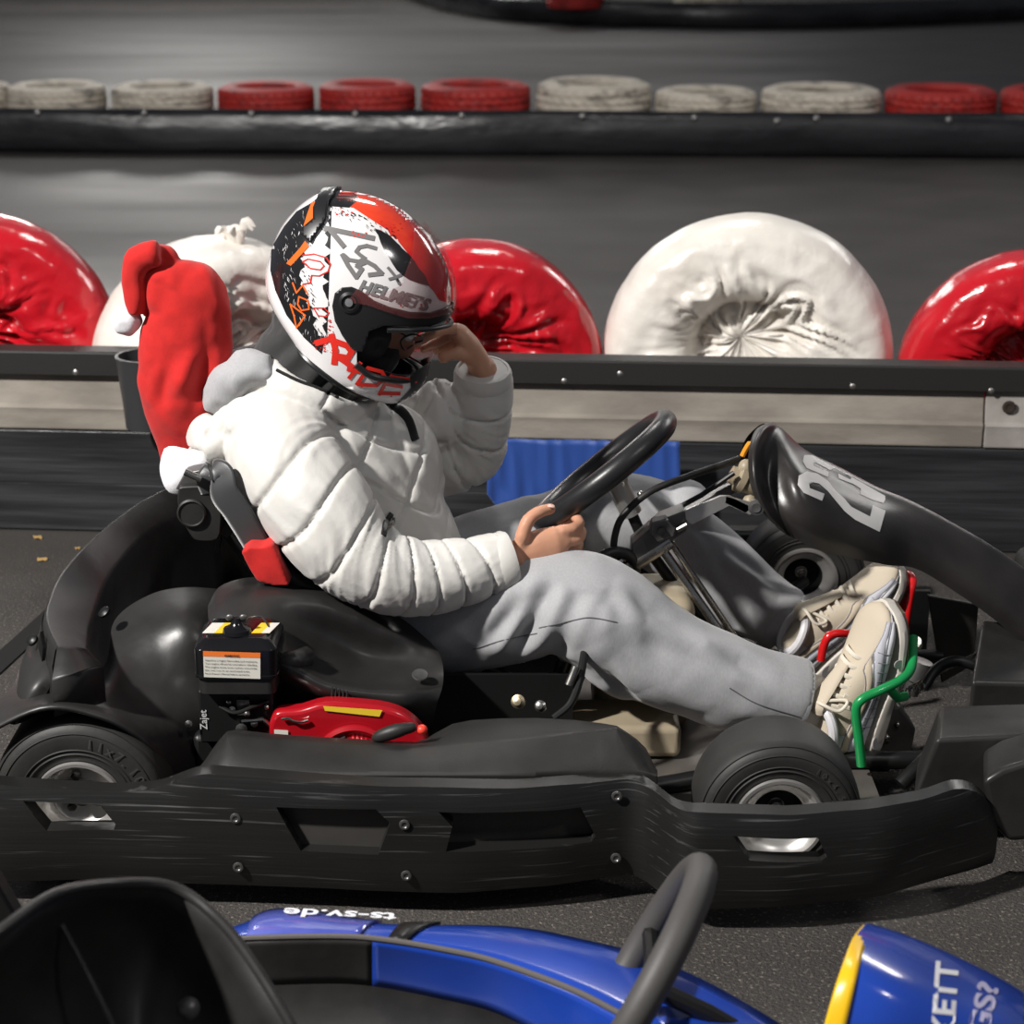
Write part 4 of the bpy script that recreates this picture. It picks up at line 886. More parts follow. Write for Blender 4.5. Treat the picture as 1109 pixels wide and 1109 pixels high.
M_hred = mat('helmet_red', (.72,.055,.018), rough=.12, coat=.7, col2=(.55,.008,.015), nscale=9, namt=.9, nthr=(.4,.6)); M_hblk = mat('helmet_black', (.012,.012,.013), rough=.18, coat=.5)
M_hgry = mat('helmet_grey', (.17,.165,.165), rough=.2); M_hdk = mat('helmet_dark_plastic', (.012,.012,.013), rough=.32); M_hor = mat('helmet_orange', (.80,.13,.02), rough=.15, coat=.5); M_hpr = mat('helmet_print_red', (.68,.03,.02), rough=.2)
random.seed(11)
def jag(pts, amp, seg=7):
    out = []
    P_ = [Vector(p).to_2d() for p in pts]
    for i in range(len(P_)):
        a, b = P_[i], P_[(i+1) % len(P_)]; k = max(1, int((b-a).length/seg)); d = (b-a).normalized(); nn = Vector((-d.y, d.x))
        for j in range(k): out.append(a+(b-a)*(j/k)+nn*random.uniform(-amp, amp)*(0 if j == 0 else 1))
    return out
red = Cc([(345,95),(380,40),(430,40),(520,60),(620,110),(710,180),(780,260),(830,340),(850,440),(840,520),(760,500),(738,465),(715,440),(660,345),(600,270)])+Cc(jag([(600,270),(530,205),(470,160),(420,135)], 9)[:10])+Cc([(400,120)])
hd_('red_crown', [red], M_hred, .0006)
back = Cc([(250,110),(190,145),(140,205),(90,290),(85,380),(105,460),(150,560),(220,650),(290,715)])+Cc(jag([(300,665),(255,560),(225,470),(205,380),(215,300),(245,235),(300,180),(320,120)], 16, 16))+Cc([(330,125),(400,130),(440,95),(400,45),(330,45)])
hd_('black_back_print', [back], M_hblk, .0007)
hd_('visor_shadow_wedge', [Cc(jag([(500,212),(560,240),(640,318),(700,398),(720,442),(640,418),(590,380),(540,300)], 3, 30))], M_hblk, .0009)  # shadow of the raised visor, painted onto the shell in black
tips = []
for i in range(120):      # splatter: streaks across the print edges
    u = random.random()
    ex = [(320,110),(300,180),(245,235),(215,300),(205,380),(225,470),(255,560),(300,665)]; j = min(int(u*7), 6); v = u*7-j
    x = ex[j][0]+(ex[j+1][0]-ex[j][0])*v+random.uniform(-18,30); y = ex[j][1]+(ex[j+1][1]-ex[j][1])*v+random.uniform(-15,15)
    a = R(random.uniform(40,75)); L_ = random.uniform(4,26); w_ = random.uniform(1,5)
    tips.append([(x,y-w_),(x+L_*math.cos(a),y+L_*math.sin(a)),(x,y+w_)])
for i in range(60):
    x = random.uniform(330,600); y = 110+(x-330)*.55+random.uniform(-20,30); a = R(random.uniform(20,60)); L_ = random.uniform(4,22); w_ = random.uniform(1,4); tips.append([(x,y-w_),(x+L_*math.cos(a),y+L_*math.sin(a)),(x,y+w_)])
hd_('black_splatter', [Cc(t) for t in tips], M_hblk, .0011, 6)
wt_ = []
for i in range(110):
    u = random.random(); ex = [(290,100),(240,160),(190,220),(150,300),(140,390),(165,470),(200,560),(260,650)]; j = min(int(u*7), 6); v = u*7-j
    x = ex[j][0]+(ex[j+1][0]-ex[j][0])*v+random.uniform(-35,40); y = ex[j][1]+(ex[j+1][1]-ex[j][1])*v+random.uniform(-15,15)
    a = R(random.uniform(50,110)); L_ = random.uniform(5,30); w_ = random.uniform(1,4.5); wt_.append([(x,y-w_),(x+L_*math.cos(a),y+L_*math.sin(a)),(x+1,y+w_)])
hd_('white_scratches', [Cc(t) for t in wt_], M_shell, .0011, 6)
rt2 = []
for i in range(90):
    cx_, cy_, sx_, sy_ = random.choice([(370,150,60,20),(430,240,40,12),(620,520,90,22),(320,600,25,45),(290,690,40,30),(520,840,110,60),(560,200,60,30)])
    x = cx_+random.gauss(0,.5)*sx_; y = cy_+random.gauss(0,.5)*sy_; r_ = random.uniform(1.5,6); rt2.append([(x+r_*math.cos(k), y+r_*.7*math.sin(k)) for k in (0,1.2,2.4,3.6,4.9)])
hd_('red_splatter', [Cc(t) for t in rt2], M_hpr, .0012, 6)
hd_('orange_stripe', [Cc([(250,110),(278,104),(258,170),(262,215),(215,215),(232,160)]), Cc([(225,262),(240,285),(168,362),(150,352),(205,290)])], M_hor, .0013)
sp = decal([Cc([(285,80),(300,66),(352,60),(320,105),(308,180),(248,272),(212,236),(225,212),(262,180),(262,140)])], ht, .0045, 3); sp = mirror_add(sp)
P('rear_vent', sp, M_hdk, parent=helm, solid=.006, angle=180)
def polyst(strokes, w, m, name, off=.0012): return hd_(name, [s for st in strokes for s in stroke(Cc(st), w/3.697)], m, off, 4)
polyst([[(305,212),(400,232),(495,252)],[(320,215),(350,250),(378,284)]], 20, M_hgry, 'print_letter_l')
polyst([[(505,292),(470,282),(440,288),(428,305),(445,320),(462,332),(440,345),(400,338),(380,320)]], 15, M_hgry, 'print_letter_s')
polyst([[(372,318),(395,360),(428,408)],[(428,408),(450,375),(430,362),(470,345),(500,362),(530,392)],[(530,392),(480,398)]], 17, M_hgry, 'print_digit_2')
polyst([[(555,370),(580,400),(600,435)],[(560,415),(585,408),(605,398)]], 11, M_hgry, 'print_letter_x')
def ptext(txt, x, y, ang, h, wid_, m, name, off=.0012, bold=.02, shear=0., spread=1.1):
    off = .0016
    cu = bpy.data.curves.new('t', 'FONT'); cu.body = txt; cu.size = 1; cu.offset = bold; cu.resolution_u = 2; cu.space_character = spread
    t = bpy.data.objects.new('t', cu); COL.objects.link(t); bpy.context.view_layer.update()
    me = bpy.data.meshes.new_from_object(t.evaluated_get(bpy.context.evaluated_depsgraph_get())); bpy.data.objects.remove(t)
    bm = bmesh.new(); bm.from_mesh(me); bmesh.ops.triangulate(bm, faces=bm.faces); bmesh.ops.subdivide_edges(bm, edges=[e for e in bm.edges if e.calc_length() > .15], cuts=3, use_grid_fill=True); bmesh.ops.triangulate(bm, faces=bm.faces); bm.to_mesh(me); bm.free()
    w0 = max(v.co.x for v in me.vertices); hh = max(v.co.y for v in me.vertices)
    ca, sa = math.cos(R(ang)), math.sin(R(ang)); vv = []
    for v in me.vertices:
        u = v.co.x/w0*wid_+shear*v.co.y/hh*h; q = -v.co.y/hh*h; X, Y_ = x+u*ca-q*sa, y+u*sa+q*ca
        px, py = Cc([(X, Y_)])[0]; r = ht.ray_cast(CAMP, (W(px, py, 3.)-CAMP).normalized()); vv.append(None if r[0] is None else r[0]+r[1]*(off if r[1].dot(CAMP-r[0]) > 0 else -off))
    fs = [tuple(p.vertices) for p in me.polygons if all(vv[i] is not None for i in p.vertices)]; mb = MB()
    mb.add([p or HC for p in vv], fs); 
    PRINTS.append((mb, m))
ptext('HELMETS', 432, 462, 16, 50, 290, M_hgry, 'print_helmets', shear=.2, bold=.045)
# brush lettering in red
polyst([[(330,640),(345,700),(340,750)],[(270,670),(320,655),(390,680),(410,705),(395,730),(350,722)],[(350,722),(385,745),(410,765)]], 24, M_hpr, 'brush_letter_r')
polyst([[(445,750),(420,785),(400,810)],[(395,775),(470,790)]], 16, M_hpr, 'brush_letter_i')
polyst([[(475,770),(455,800),(430,835)],[(475,770),(530,785),(545,810),(510,840),(440,835)]], 15, M_hpr, 'brush_letter_d')
polyst([[(570,800),(545,830),(520,875)],[(570,805),(640,815)],[(550,835),(610,845)],[(520,870),(600,872)]], 14, M_hpr, 'brush_letter_e')
polyst([[(215,320),(260,315),(310,330),(325,355),(315,385),(280,402),(250,400),(245,430),(215,435)],[(235,335),(285,345),(300,362),(285,378),(245,372),(215,345),(235,335)]], 5, M_hpr, 'outline_letter')
polyst([[(258,530),(300,530),(318,548),(310,565),(275,560),(258,530)]], 4, M_hpr, 'outline_mark')
polyst([[(200,485),(235,500),(240,535),(210,540),(195,515),(200,485)],[(165,515),(225,560),(200,600)],[(165,515),(180,560),(190,610),(225,560)],[(175,430),(190,470),(215,440),(235,475)]], 6, M_hor, 'outline_letters')
# black chin and neck trim, visor gear
hd_('chin_vent', [Cc([(640,800),(720,745),(745,690),(760,760),(700,850),(620,905),(575,925),(610,890),(645,850)])], M_hdk, .0012)
gear = Cc([(335,520),(345,470),(372,448),(410,445),(450,462),(500,500),(560,525),(640,545),(720,548),(790,525),(815,500),(812,520),(785,572),(715,600),(640,606),(570,600),(535,598),(505,610),(480,620),(465,670),(450,705),(410,690),(375,640),(345,580)])
g_ = mirror_add(decal([gear], ht, .0035, 3)); P('visor_base', g_, M_hdk, parent=helm, solid=.005, angle=180)
hp = ht.ray_cast(CAMP, (W(379,327,3.)-CAMP).normalized()); nn = hp[1] if hp[1].dot(CAMP-hp[0]) > 0 else -hp[1]
P('visor_pivot', MB().lathe([(.018,.003),(.018,.009),(.013,.011),(.011,.008),(.008,.008),(.0075,.010),(.001,.011)], hp[0], nn, 28), M_hdk, parent=helm)
P('pivot_cap', MB().lathe([(.0075,.009),(.0065,.0125),(.001,.013)], hp[0], nn, 20), mat('cap_silver', (.5,.5,.52), rough=.25, metal=.8), parent=helm)
vis = Cc([(395,505),(430,455),(520,480),(600,440),(640,330),(650,230),(700,180),(760,230),(800,300),(830,380),(835,470),(818,520),(780,548),(700,566),(620,565),(540,540),(470,515)])
v_ = mirror_add(decal([vis], ht, .010, 3)); P('visor', v_, mat('clear_visor', (.25,.06,.06), rough=.04, alpha=.16, spec=.8), parent=helm, solid=.0015, angle=180)
edge = smooth_path([H(52,10,-.128),H(75,26,-.108),H(92,37,-.065),H(101,42,0),H(92,37,.065),H(75,26,.108),H(52,10,.128)], 8)
P('visor_rim', MB().tube(edge, .0045, 10), M_hdk, parent=helm)
pe = smooth_path([H(48,-42,-.119),H(66,-43,-.112),H(84,-37,-.098),H(103,-28,-.06),H(110,-22,0),H(103,-28,.06),H(84,-37,.098),H(66,-43,.112),H(48,-42,.119)], 6)
P('port_gasket', MB().tube(pe, .006, 10), M_hdk, parent=helm)
bt = [outer[0][k] for k in range(112)]; P('neck_trim', MB().tube(bt, .005, 8, closed=True), M_hdk, parent=helm)
bm = bmesh.new(); bm.from_mesh(helm.data)
for mb, m in PRINTS:
    if m.name not in helm.data.materials: helm.data.materials.append(m)
    ix = list(helm.data.materials).index(m); vs = [bm.verts.new(p-cc) for p in mb.v]
    for f in mb.f:
        try: q = bm.faces.new([vs[i] for i in f])
        except ValueError: continue
        q.material_index = ix; q.smooth = True
bm.to_mesh(helm.data); bm.free()
P('face_mask', remesh(MB().ell(H(46,-38), (.060,.064,.056), hrot, 20, 14).ell(H(20,-34), (.088,.082,.06), hrot, 20, 14), .004, 2), M_gait, angle=180)
for s in (-1, 1): P('cheek_pad', MB().ell(H(36,-18,s*.088), (.045,.020,.055), hrot, 18, 12), M_lin, parent=helm)
# glasses frame seen in the opening
P('glasses', MB().tube(smooth_path([H(84,0,.012), H(88,8,-.004), H(84,14,-.03), H(74,12,-.056), H(70,0,-.06), H(80,-8,-.036), H(84,0,.012)], 5), .0018, 6).tube([H(72,8,-.058), H(30,4,-.078)], .0015, 6), M_hdk)
# ---- black neck warmer, grey hood
gm = MB(); gm.tube(smooth_path([H(4,-55,-.0), H(8,-80), H(6,-104), W(330,432,3.33)], 6), interp([.108,.102,.096,.09], 6), 28, up=hf, rb=[.10]*19)
gm = remesh(gm, .006, 3); gm = vnorm(gm); gm.v = [p+n*(.004*nz(p*Vector((1,1,1)), 22, 3)+.003*math.sin((p.z*.6-p.x*.8)*160+4*noise.noise(p*10))) for p, n in zip(gm.v, gm.n)]
P('neck_warmer', gm, M_gait, angle=180)
hm_ = MB(); hm_.tube(smooth_path([W(236,440,3.25), W(246,420,3.24), W(270,405,3.23), W(298,400,3.22)], 6), interp([.028,.038,.036,.03], 6), 14)
hm_.tube(smooth_path([W(232,442,3.38), W(244,415,3.38), W(268,396,3.37), W(300,392,3.35)], 6), interp([.03,.038,.036,.03], 6), 14); hm_.tube([W(258,432,3.24), W(260,425,3.33), W(266,415,3.42)], .035, 14)
hm_ = vnorm(remesh(hm_, .006, 4)); hm_.v = [p+n*(.012*noise.noise(p*18)+.006*ridged(p*Vector((1,.6,1)), 26)) for p, n in zip(hm_.v, hm_.n)]
P('sweater_hood', hm_, M_sweat, angle=180)
# ---- jacket
jk = MB(); jk.tube(toP[3:], toR[3:], 28, up=(1,0,0), rb=[min(.205, r*1.28) for r in toR[3:]])
jk.tube(naP, naR, 24); jk.tube(faP, faR, 24)
jk.tube([W(290,462,3.20), W(315,440,3.33), W(345,440,3.46), W(400,450,3.50)], [.085,.085,.085,.08], 20)
jk.ell(W(240,464,3.29), (.066,.125,.056), Matrix.Rotation(R(-35),3,'Y')); jk.ell(W(268,440,3.26), (.062,.115,.036), Matrix.Rotation(R(-35),3,'Y'))
jk.ell(W(232,490,3.30), (.03,.09,.05)); jk.ell(W(430,520,3.36), (.085,.13,.14)); jk.ell(W(448,600,3.30), (.075,.14,.09)); jk.ell(W(475,450,3.47), (.05,.06,.07))
# collar ring
cr = smooth_path([H(-34,-116,0), H(-26,-115,-.07), H(-2,-113,-.110), H(40,-106,-.112), H(76,-99,-.07), H(88,-95,0), H(76,-99,.07), H(34,-106,.115), H(-4,-112,.112), H(-26,-115,.07)], 6, True)
jk.tube(cr, .026, 10, closed=True, up=hu, rb=.013)
jm = vnorm(remesh(jk, .0046, 3))
V = np.array([tuple(p) for p in jm.v]); Nn = np.array([tuple(p) for p in jm.n])
def along_path(V, Pp, Rr, ext=False):
    "relative distance to the path and a smoothly blended arc length"
    Pa = np.array([tuple(p) for p in Pp]); D = []; S = []; cum = 0
    for i in range(len(Pa)-1):
        a, b = Pa[i], Pa[i+1]; d = b-a; L_ = np.linalg.norm(d); u = d/L_; t = np.clip((V-a)@u, -.2 if i == 0 and ext else 0, L_); q = a+np.clip(t, 0, None)[:, None]*u
        D.append(np.linalg.norm(V-q, axis=1)/Rr[i]); S.append(cum+t); cum += L_
    D = np.array(D); S = np.array(S); m = D.min(0); w = np.exp(-((D-m)/.10))
    U = np.array([(Pa[i+1]-Pa[i])/np.linalg.norm(Pa[i+1]-Pa[i]) for i in range(len(Pa)-1)]); A = w.T@U; return m, (w*S).sum(0)/w.sum(0), A/np.linalg.norm(A, axis=1)[:, None]
bn_, sn, axn = along_path(V, naP, naR, True); bf, sf, axf = along_path(V, faP, faR); bt_, st2, _ = along_path(V, toP, [r*1.15 for r in toR])
seg = np.argmin(np.stack([bn_*.96, bf*.98, bt_]), axis=0)
dispv = np.zeros(len(V))
for i in range(len(V)):
    p = Vector(V[i]); z, x, y = p.z, p.x, p.y
    if seg[i] == 0: s = sn[i]+.32*(p.y-3.12)+.10*(p.z-.6)+.012*noise.noise(p*4); L_ = .053+.006*noise.noise(Vector((int(sn[i]/.2), 0, 0)))*0
    elif seg[i] == 1: s = sf[i]+.2*(p.z-.7); L_ = .075
    else: s = .9*(p.x*.45+p.z*.9)+.35*abs(p.y-3.33)*0+.04*math.sin(p.y*14); L_ = .072
    ph = s/L_; fr = abs(ph-round(ph))*L_      # distance to the next seam
    groove = math.exp(-(fr/.0034)**2)
    puff = min(1, fr/(L_*.5))**.42
    cross = 0
    if seg[i] == 2:
        s2 = .8*p.x-.55*p.z+.2*p.y; f2 = abs(s2/.11-round(s2/.11))*.11; cross = math.exp(-(f2/.0034)**2); puff = min(puff, min(1, f2/.05)**.5+.15)
    k = .35+.65*math.exp(-(fr/.018)**2)
    ax_ = axn[i] if seg[i] == 0 else (axf[i] if seg[i] == 1 else (.5,0,-.85)); cr_ = Vector(ax_).cross(Vector((0,1,0))); q_ = p.dot(cr_)
    wr = (max(0, ridged(Vector((q_*22, s*8, y*5)), 1.)-.2)*.0045+max(0, ridged(Vector((q_*48, s*14, y*9)), 1.)-.3)*.002)*k+.0012*max(0, ridged(Vector((y*9+z*6, s*22, x*8)), 1.)-.5)*(1-k)
    big = .005*noise.noise(p*8.)+.0018*noise.noise(p*20.)
    dispv[i] = -.0062*groove-.005*cross+.0042*puff-.003+wr+big
bot = np.array([0.0]*len(V))
# elbow and armpit creases
for (cx_, cy_, cY, rad_, amp) in [(430,590,3.06,.11,.008),(395,520,3.2,.10,.010),(470,500,3.45,.08,.008)]:
    c = W(cx_, cy_, cY)
    for i in range(len(V)):
        d = (Vector(V[i])-c).length
        if d < rad_: q = Vector(V[i])-c; dispv[i] += -amp*(1-d/rad_)*max(0, ridged(Vector((q.x*16+q.z*5, q.y*4, q.z*9)), 1.))
V2 = V+Nn*dispv[:, None]; jm.v = [Vector(v) for v in V2]
jacket = P('jacket', jm, M_jack, angle=180)
def cuff(Pp, r, w_=.030):
    d = (Pp[-1]-Pp[-4]).normalized(); c = Pp[-1]; return MB().lathe([(r,-w_),(r+.003,-w_*.8),(r+.003,-.004),(r,.004),(r-.005,.005),(r-.008,-.002),(r-.009,-w_)], c, d, 40, closed=True)
jt = bvh(jm)
def snap(pts, off, tree, n=6):
    out = []
    for x, y in [(q.x, q.y) for q in smooth_path([(a, b, 0) for a, b in pts], n)]:
        h = tree.ray_cast(CAMP, (W(x, y, 3.)-CAMP).normalized())
        if h[0] is not None: out.append(h[0]+(h[1] if h[1].dot(CAMP-h[0]) > 0 else -h[1])*off)
    return out
cf = P('cuff', cuff(naP, .050), M_jack, parent=jacket); cf2 = P('cuff', cuff(faP, .051), M_jack, parent=jacket)
M_zip = mat('zip_black', (.015,.015,.015), rough=.4, bump=.6, bscale=900, bdist=.0005)
zp = snap([(300,401),(322,412),(345,421),(366,431)], .001, jt)
if len(zp) > 3: P('collar_zip', MB().tube(zp, .0032, 6), M_zip, parent=jacket)
zp = snap([(424,556),(418,566),(415,580)], .001, jt)
if len(zp) > 3: P('pocket_zip', MB().tube(zp, .006, 8, rb=.003), M_zip, parent=jacket)
zp = snap([(425,560),(424,570),(423,574)], .006, jt)
if len(zp) > 3: P('zip_pull', MB().tube(zp, .0028, 8), M_steel, parent=jacket)
zp = snap([(405,432),(425,440),(440,455),(448,478)], .003, jt)
if len(zp) > 3: P('chin_strap', MB().tube(zp, .010, 8, rb=.003), M_zip, parent=helm)
# ---- sweatpants
pn = MB(); pn.tube(nlP, nlR, 28); pn.tube(flP, flR, 28); pn.ell(W(425,665,3.33), (.15,.19,.125)); pn.ell(W(665,715,3.13), (.085,.07,.055), Matrix.Rotation(R(35),3,'Y')); pn.ell(W(742,548,3.55), (.05,.07,.05))
pn.tube([W(470,650,3.3), W(470,640,3.4)], .1, 16)
pm = vnorm(remesh(pn, .0056, 4))
V = np.array([tuple(p) for p in pm.v]); Nn = np.array([tuple(p) for p in pm.n])
b1, s1, _ = along_path(V, nlP, nlR); b2, s2, _ = along_path(V, flP, flR)
def fold(p, a, b, w_, amp):
    "ridge or valley along the segment a-b"
    d = b-a; t = max(0, min(1, (p-a).dot(d)/d.length_squared)); r = (p-(a+d*t)).length
    e_ = math.sin(PI*t)**.7 if 0 < t < 1 else 0; return amp*e_*(math.exp(-(r/w_)**2)-.45*math.exp(-((r-1.9*w_)/w_)**2))
YN = 3.06
folds = [((600,630),(548,722),.014,-.020),((628,640),(604,712),.014,-.016),((645,650),(648,720),.012,-.014),((655,640),(700,735),.014,-.012),((672,632),(760,700),.016,-.010),((575,640),(515,715),.014,-.014),
         ((642,690),(690,765),.014,-.014),((668,700),(752,772),.014,-.010),((760,690),(838,745),.014,-.009),((735,725),(815,785),.013,-.009),((700,672),(800,715),.016,.010)]
folds = [(W(a[0],a[1],YN), W(b[0],b[1],YN+.01), w_, am) for a, b, w_, am in folds]
ff = [((700,520),(760,600),.012,.012),((745,590),(800,680),.010,-.012),((780,600),(840,650),.012,.010),((640,560),(690,620),.012,-.010),((600,580),(650,600),.012,.008),((800,640),(850,690),.010,.010)]
ff = [(W(a[0],a[1],3.49), W(b[0],b[1],3.49), w_, am) for a, b, w_, am in ff]
for i in range(len(V)):
    p = Vector(V[i]); near = b1[i] < b2[i]
    d = .007*noise.noise(p*9)+.0012*noise.noise(p*24)
    s = s1[i] if near else s2[i]
    d += .0045*math.exp(-((s-(.24 if near else .30))/.09)**2)*max(0, ridged(Vector((s*11, p.y*7, p.z*8)), 1.))*1.5
    d += .006*max(0, ridged(Vector((s*4+p.y*6, p.z*8+p.x*6, 1)), 1.)-.3)
    for f in (folds if near else ff): d += fold(p, *f)
    V[i] += Nn[i]*d
pm.v = [Vector(v) for v in V]; pants = P('sweatpants', pm, M_sweat, angle=180)
for Pp, r in ((nlP, .066), (flP, .065)):
    d = (Pp[-1]-Pp[-4]).normalized(); P('hem', MB().lathe([(r,-.03),(r+.002,-.028),(r+.0025,-.004),(r,.003),(r-.004,.003),(r-.006,-.03)], Pp[-1], d, 40, closed=True), M_sweat, parent=pants)
pt = bvh(pm); M_seam = mat('seam_grey', (.12,.12,.125), rough=.9)
for pts in ([(512,703),(550,692),(582,686)],[(584,680),(620,672),(640,669),(668,674)],[(790,745),(820,762),(866,776)]):
    zp = snap(pts, .0003, pt)
    if len(zp) > 3: P('seam', MB().tube(zp, .0011, 5), M_seam, parent=pants)
# ---- trainers
M_up = mat('shoe_mesh', (.50,.43,.33), rough=.7, bump=.6, bscale=420, bdist=.0006); M_lth = mat('shoe_leather', (.60,.59,.61), rough=.45, bump=.2, bscale=200, bdist=.0005); M_sole = mat('shoe_sole', (.60,.56,.50), rough=.45)
M_lace = mat('shoe_lace', (.66,.60,.50), rough=.8, bump=.4, bscale=600, bdist=.0003); M_out = mat('outsole', (.12,.09,.06), rough=.6); M_win = mat('air_window', (.35,.33,.33), rough=.08, spec=.8)
M_p1 = mat('panel_pale', (.58,.58,.61), rough=.45); M_p2 = mat('panel_grey', (.44,.44,.48), rough=.5); M_p3 = mat('panel_sand', (.50,.42,.32), rough=.7); M_pip = mat('shoe_piping', (.22,.22,.24), rough=.6)
def shoe(heel, toe, up, s_lat, name):
    h, t = W(*heel), W(*toe); L_ = (t-h).length; f = (t-h).normalized(); u = Vector(up); u = (u-f*u.dot(f)).normalized(); l = f.cross(u)
    if l.y < 0: l = -l
    k = L_/.285
    def S(x, y, z): return h+f*(x*L_)+l*(y*k*1.05)+u*(z*k*1.14)
    def wid(x): return (.034+.016*math.sin(min(1, x*1.25)*PI*.55))*(1 if x < .78 else math.sqrt(max(0.006, 1-((x-.78)/.2205)**2)))*(1 if x > .06 else .75+.25*x/.06)
    top = [(0,.088),(.06,.102),(.16,.104),(.26,.106),(.34,.108),(.42,.098),(.52,.086),(.62,.074),(.72,.064),(.82,.056),(.92,.050),(.98,.042),(1.0,.034)]
    tp = smooth_tab([(a, b) for a, b in top], .03)
    bot = smooth_tab([(0,.0),(.3,.0),(.6,.0),(.8,.003),(.92,.008),(1.0,.012)], .03)
    rs = []
    for i in range(41):
        x = i/40; w_ = wid(x); hb, ht_ = bot(x)+.018, tp(x); ring = []
        for j in range(28):
            a = 2*PI*j/28; c, s = math.cos(a), math.sin(a); zz = (ht_+hb)/2+(ht_-hb)/2*s; nar = 1-.38*max(0, (zz-hb)/(.11))**1.2
            ring.append(S(x, w_*nar*math.copysign(abs(c)**.75, c), zz))
        rs.append(ring)
    up_ = P('trainer', MB().rings(rs), M_up, angle=180)
    rs = []
    for i in range(41):
        x = -.012+1.03*i/40; xx = min(1, max(0, x)); w_ = (wid(xx)+.004); b = bot(xx); hh = .017+.007*(1 if xx < .4 else max(0, 1-(xx-.4)*5))+.003*math.sin(xx*9)
        ring = []
        for yy, zz in [(-1,.2),(-1.04,.6),(-.98,1),(-.6,1.02),(0,1.02),(.6,1.02),(.98,1),(1.04,.6),(1,.2),(.9,0),(0,-.02),(-.9,0)]: ring.append(S(x, w_*yy, b+hh*zz))
        rs.append(ring)
    sl = P('sole', MB().rings(rs), M_sole, parent=up_, angle=60, bevel=.0015)
    rs = [[S(-.005+1.02*i/20, wid(min(1, max(.02, i/20)))*yy, bot(i/20)+zz) for yy, zz in [(-.95,.001),(.95,.001),(.9,-.005),(-.9,-.005)]] for i in range(21)]
    P('outsole', MB().rings(rs), M_out, parent=up_, smooth=False)
    # wavy side panels
    def side(x, z, off=.0015):
        w_ = wid(x); hb, ht_ = bot(x)+.018, tp(x); zz = z; s = (zz-(ht_+hb)/2)/((ht_-hb)/2); s = max(-.98, min(.98, s)); c = math.sqrt(1-s*s)**.75; nar = 1-.38*max(0, (zz-hb)/.11)**1.2
        return s_lat*(w_*nar*c+off)
    def wave(x, z): return min(z*(1 if x < .6 else 1-.55*(x-.6))+.007*math.sin(x*8.5+.8)-.010*max(0, x-.6), tp(x)-.006)
    for n_, (z0, z1, m_) in enumerate([(.026,.044,M_p1),(.044,.060,M_p2),(.060,.072,M_p3)]):
        g = []
        for i in range(31):
            x = .04+.88*i/30; g.append([S(x, side(x, wave(x, z0+(z1-z0)*j/4), .0026+(.0022 if 0 < j < 4 else -.001)-.0004*n_), wave(x, z0+(z1-z0)*j/4)) for j in range(5)])
        P('side_panel', MB().grid(g), m_, parent=up_, solid=.0012, angle=180)
        P('piping', MB().tube([S(x, side(x, wave(x, z1), .0030), wave(x, z1)) for x in [.04+.88*i/30 for i in range(31)]], .0011, 6), M_pip, parent=up_)
    for i in range(9):
        x = .22+.062*i; P('stitch', MB().tube([S(x+.012*(j/4), side(x+.012*(j/4), wave(x, .028+.028*j/4), .0052), wave(x, .028+.028*j/4)) for j in range(5)], .0008, 5), M_pip, parent=up_)
    g = [[S(x, side(x, z, .0025), z) for z in [.03+(tp(x)-.012-.03)*j/5 for j in range(6)]] for x in [.58+.41*i/12 for i in range(13)]]
    P('toe_guard', MB().grid(g), M_lth, parent=up_, solid=.0012, angle=180)
    g = [[S(x, side(x, z, .0025), z) for z in [.04+.05*j/5 for j in range(6)]] for x in [.02+.14*i/6 for i in range(7)]]
    P('heel_panel', MB().grid(g), M_lth, parent=up_, solid=.0012, angle=180)
    for x, w_ in ((.12,.055),(.66,.03)):
        P('air_window', MB().rings([[S(x+w_*math.cos(a), s_lat*(wid(x)+.0035+q), .017+.010*math.sin(a)) for a in [2*PI*j/16 for j in range(16)]] for q in (0,.002)]), M_win, parent=up_, bevel=.0008)
    # tongue, collar, laces
    P('tongue', MB().tube(smooth_path([S(.28,0,.118), S(.34,0,.121), S(.44,0,.106), S(.6,0,.082)], 4), interp([.016,.020,.018,.012], 4), 12, rb=.006, up=l), M_up, parent=up_)
    P('collar', MB().tube([S(.17+.145*math.cos(a), .031*math.sin(a), .100+.010*math.cos(a)) for a in [2*PI*j/24 for j in range(24)]], .009, 10, closed=True), M_lth, parent=up_)
    for i in range(6):
        x = .36+.062*i; z = tp(x)
        P('lace', MB().tube(smooth_path([S(x-.02, -.026, z-.012), S(x-.008, -.015, z+.003), S(x+.01, .0, z+.007), S(x+.02, .015, z+.003), S(x+.008, .026, z-.012)], 4), .0046, 8, rb=.0024), M_lace, parent=up_)
        P('eyelet_stay', MB().tube([S(x, s_lat*.024, z-.008), S(x-.02, s_lat*.037, z-.034)], .0045, 8, rb=.003), M_lace, parent=up_)
    P('lace_bow', MB().tube(smooth_path([S(.35,0,.122), S(.36,s_lat*.02,.125), S(.34,s_lat*.038,.105), S(.40,s_lat*.034,.09), S(.37,s_lat*.01,.12)], 5), .0032, 8), M_lace, parent=up_)
    return up_
shoe((938,812,3.13), (972,652,3.15), (-1,-.55,.18), -1, 'n')
shoe((880,732,3.47), (982,620,3.49), (-.8,-.35,.55), -1, 'f')
for a_, b_, c_ in ((nlP[-1], W(893,765,3.13), W(915,770,3.135)), (flP[-1], W(866,690,3.50), W(880,702,3.49))): P('sock', MB().tube([a_.lerp(b_,-.3), a_, b_, c_], [.05,.048,.046,.042], 20), mat('sock_white', (.6,.57,.52), rough=.9, bump=.5, bscale=300, bdist=.001))
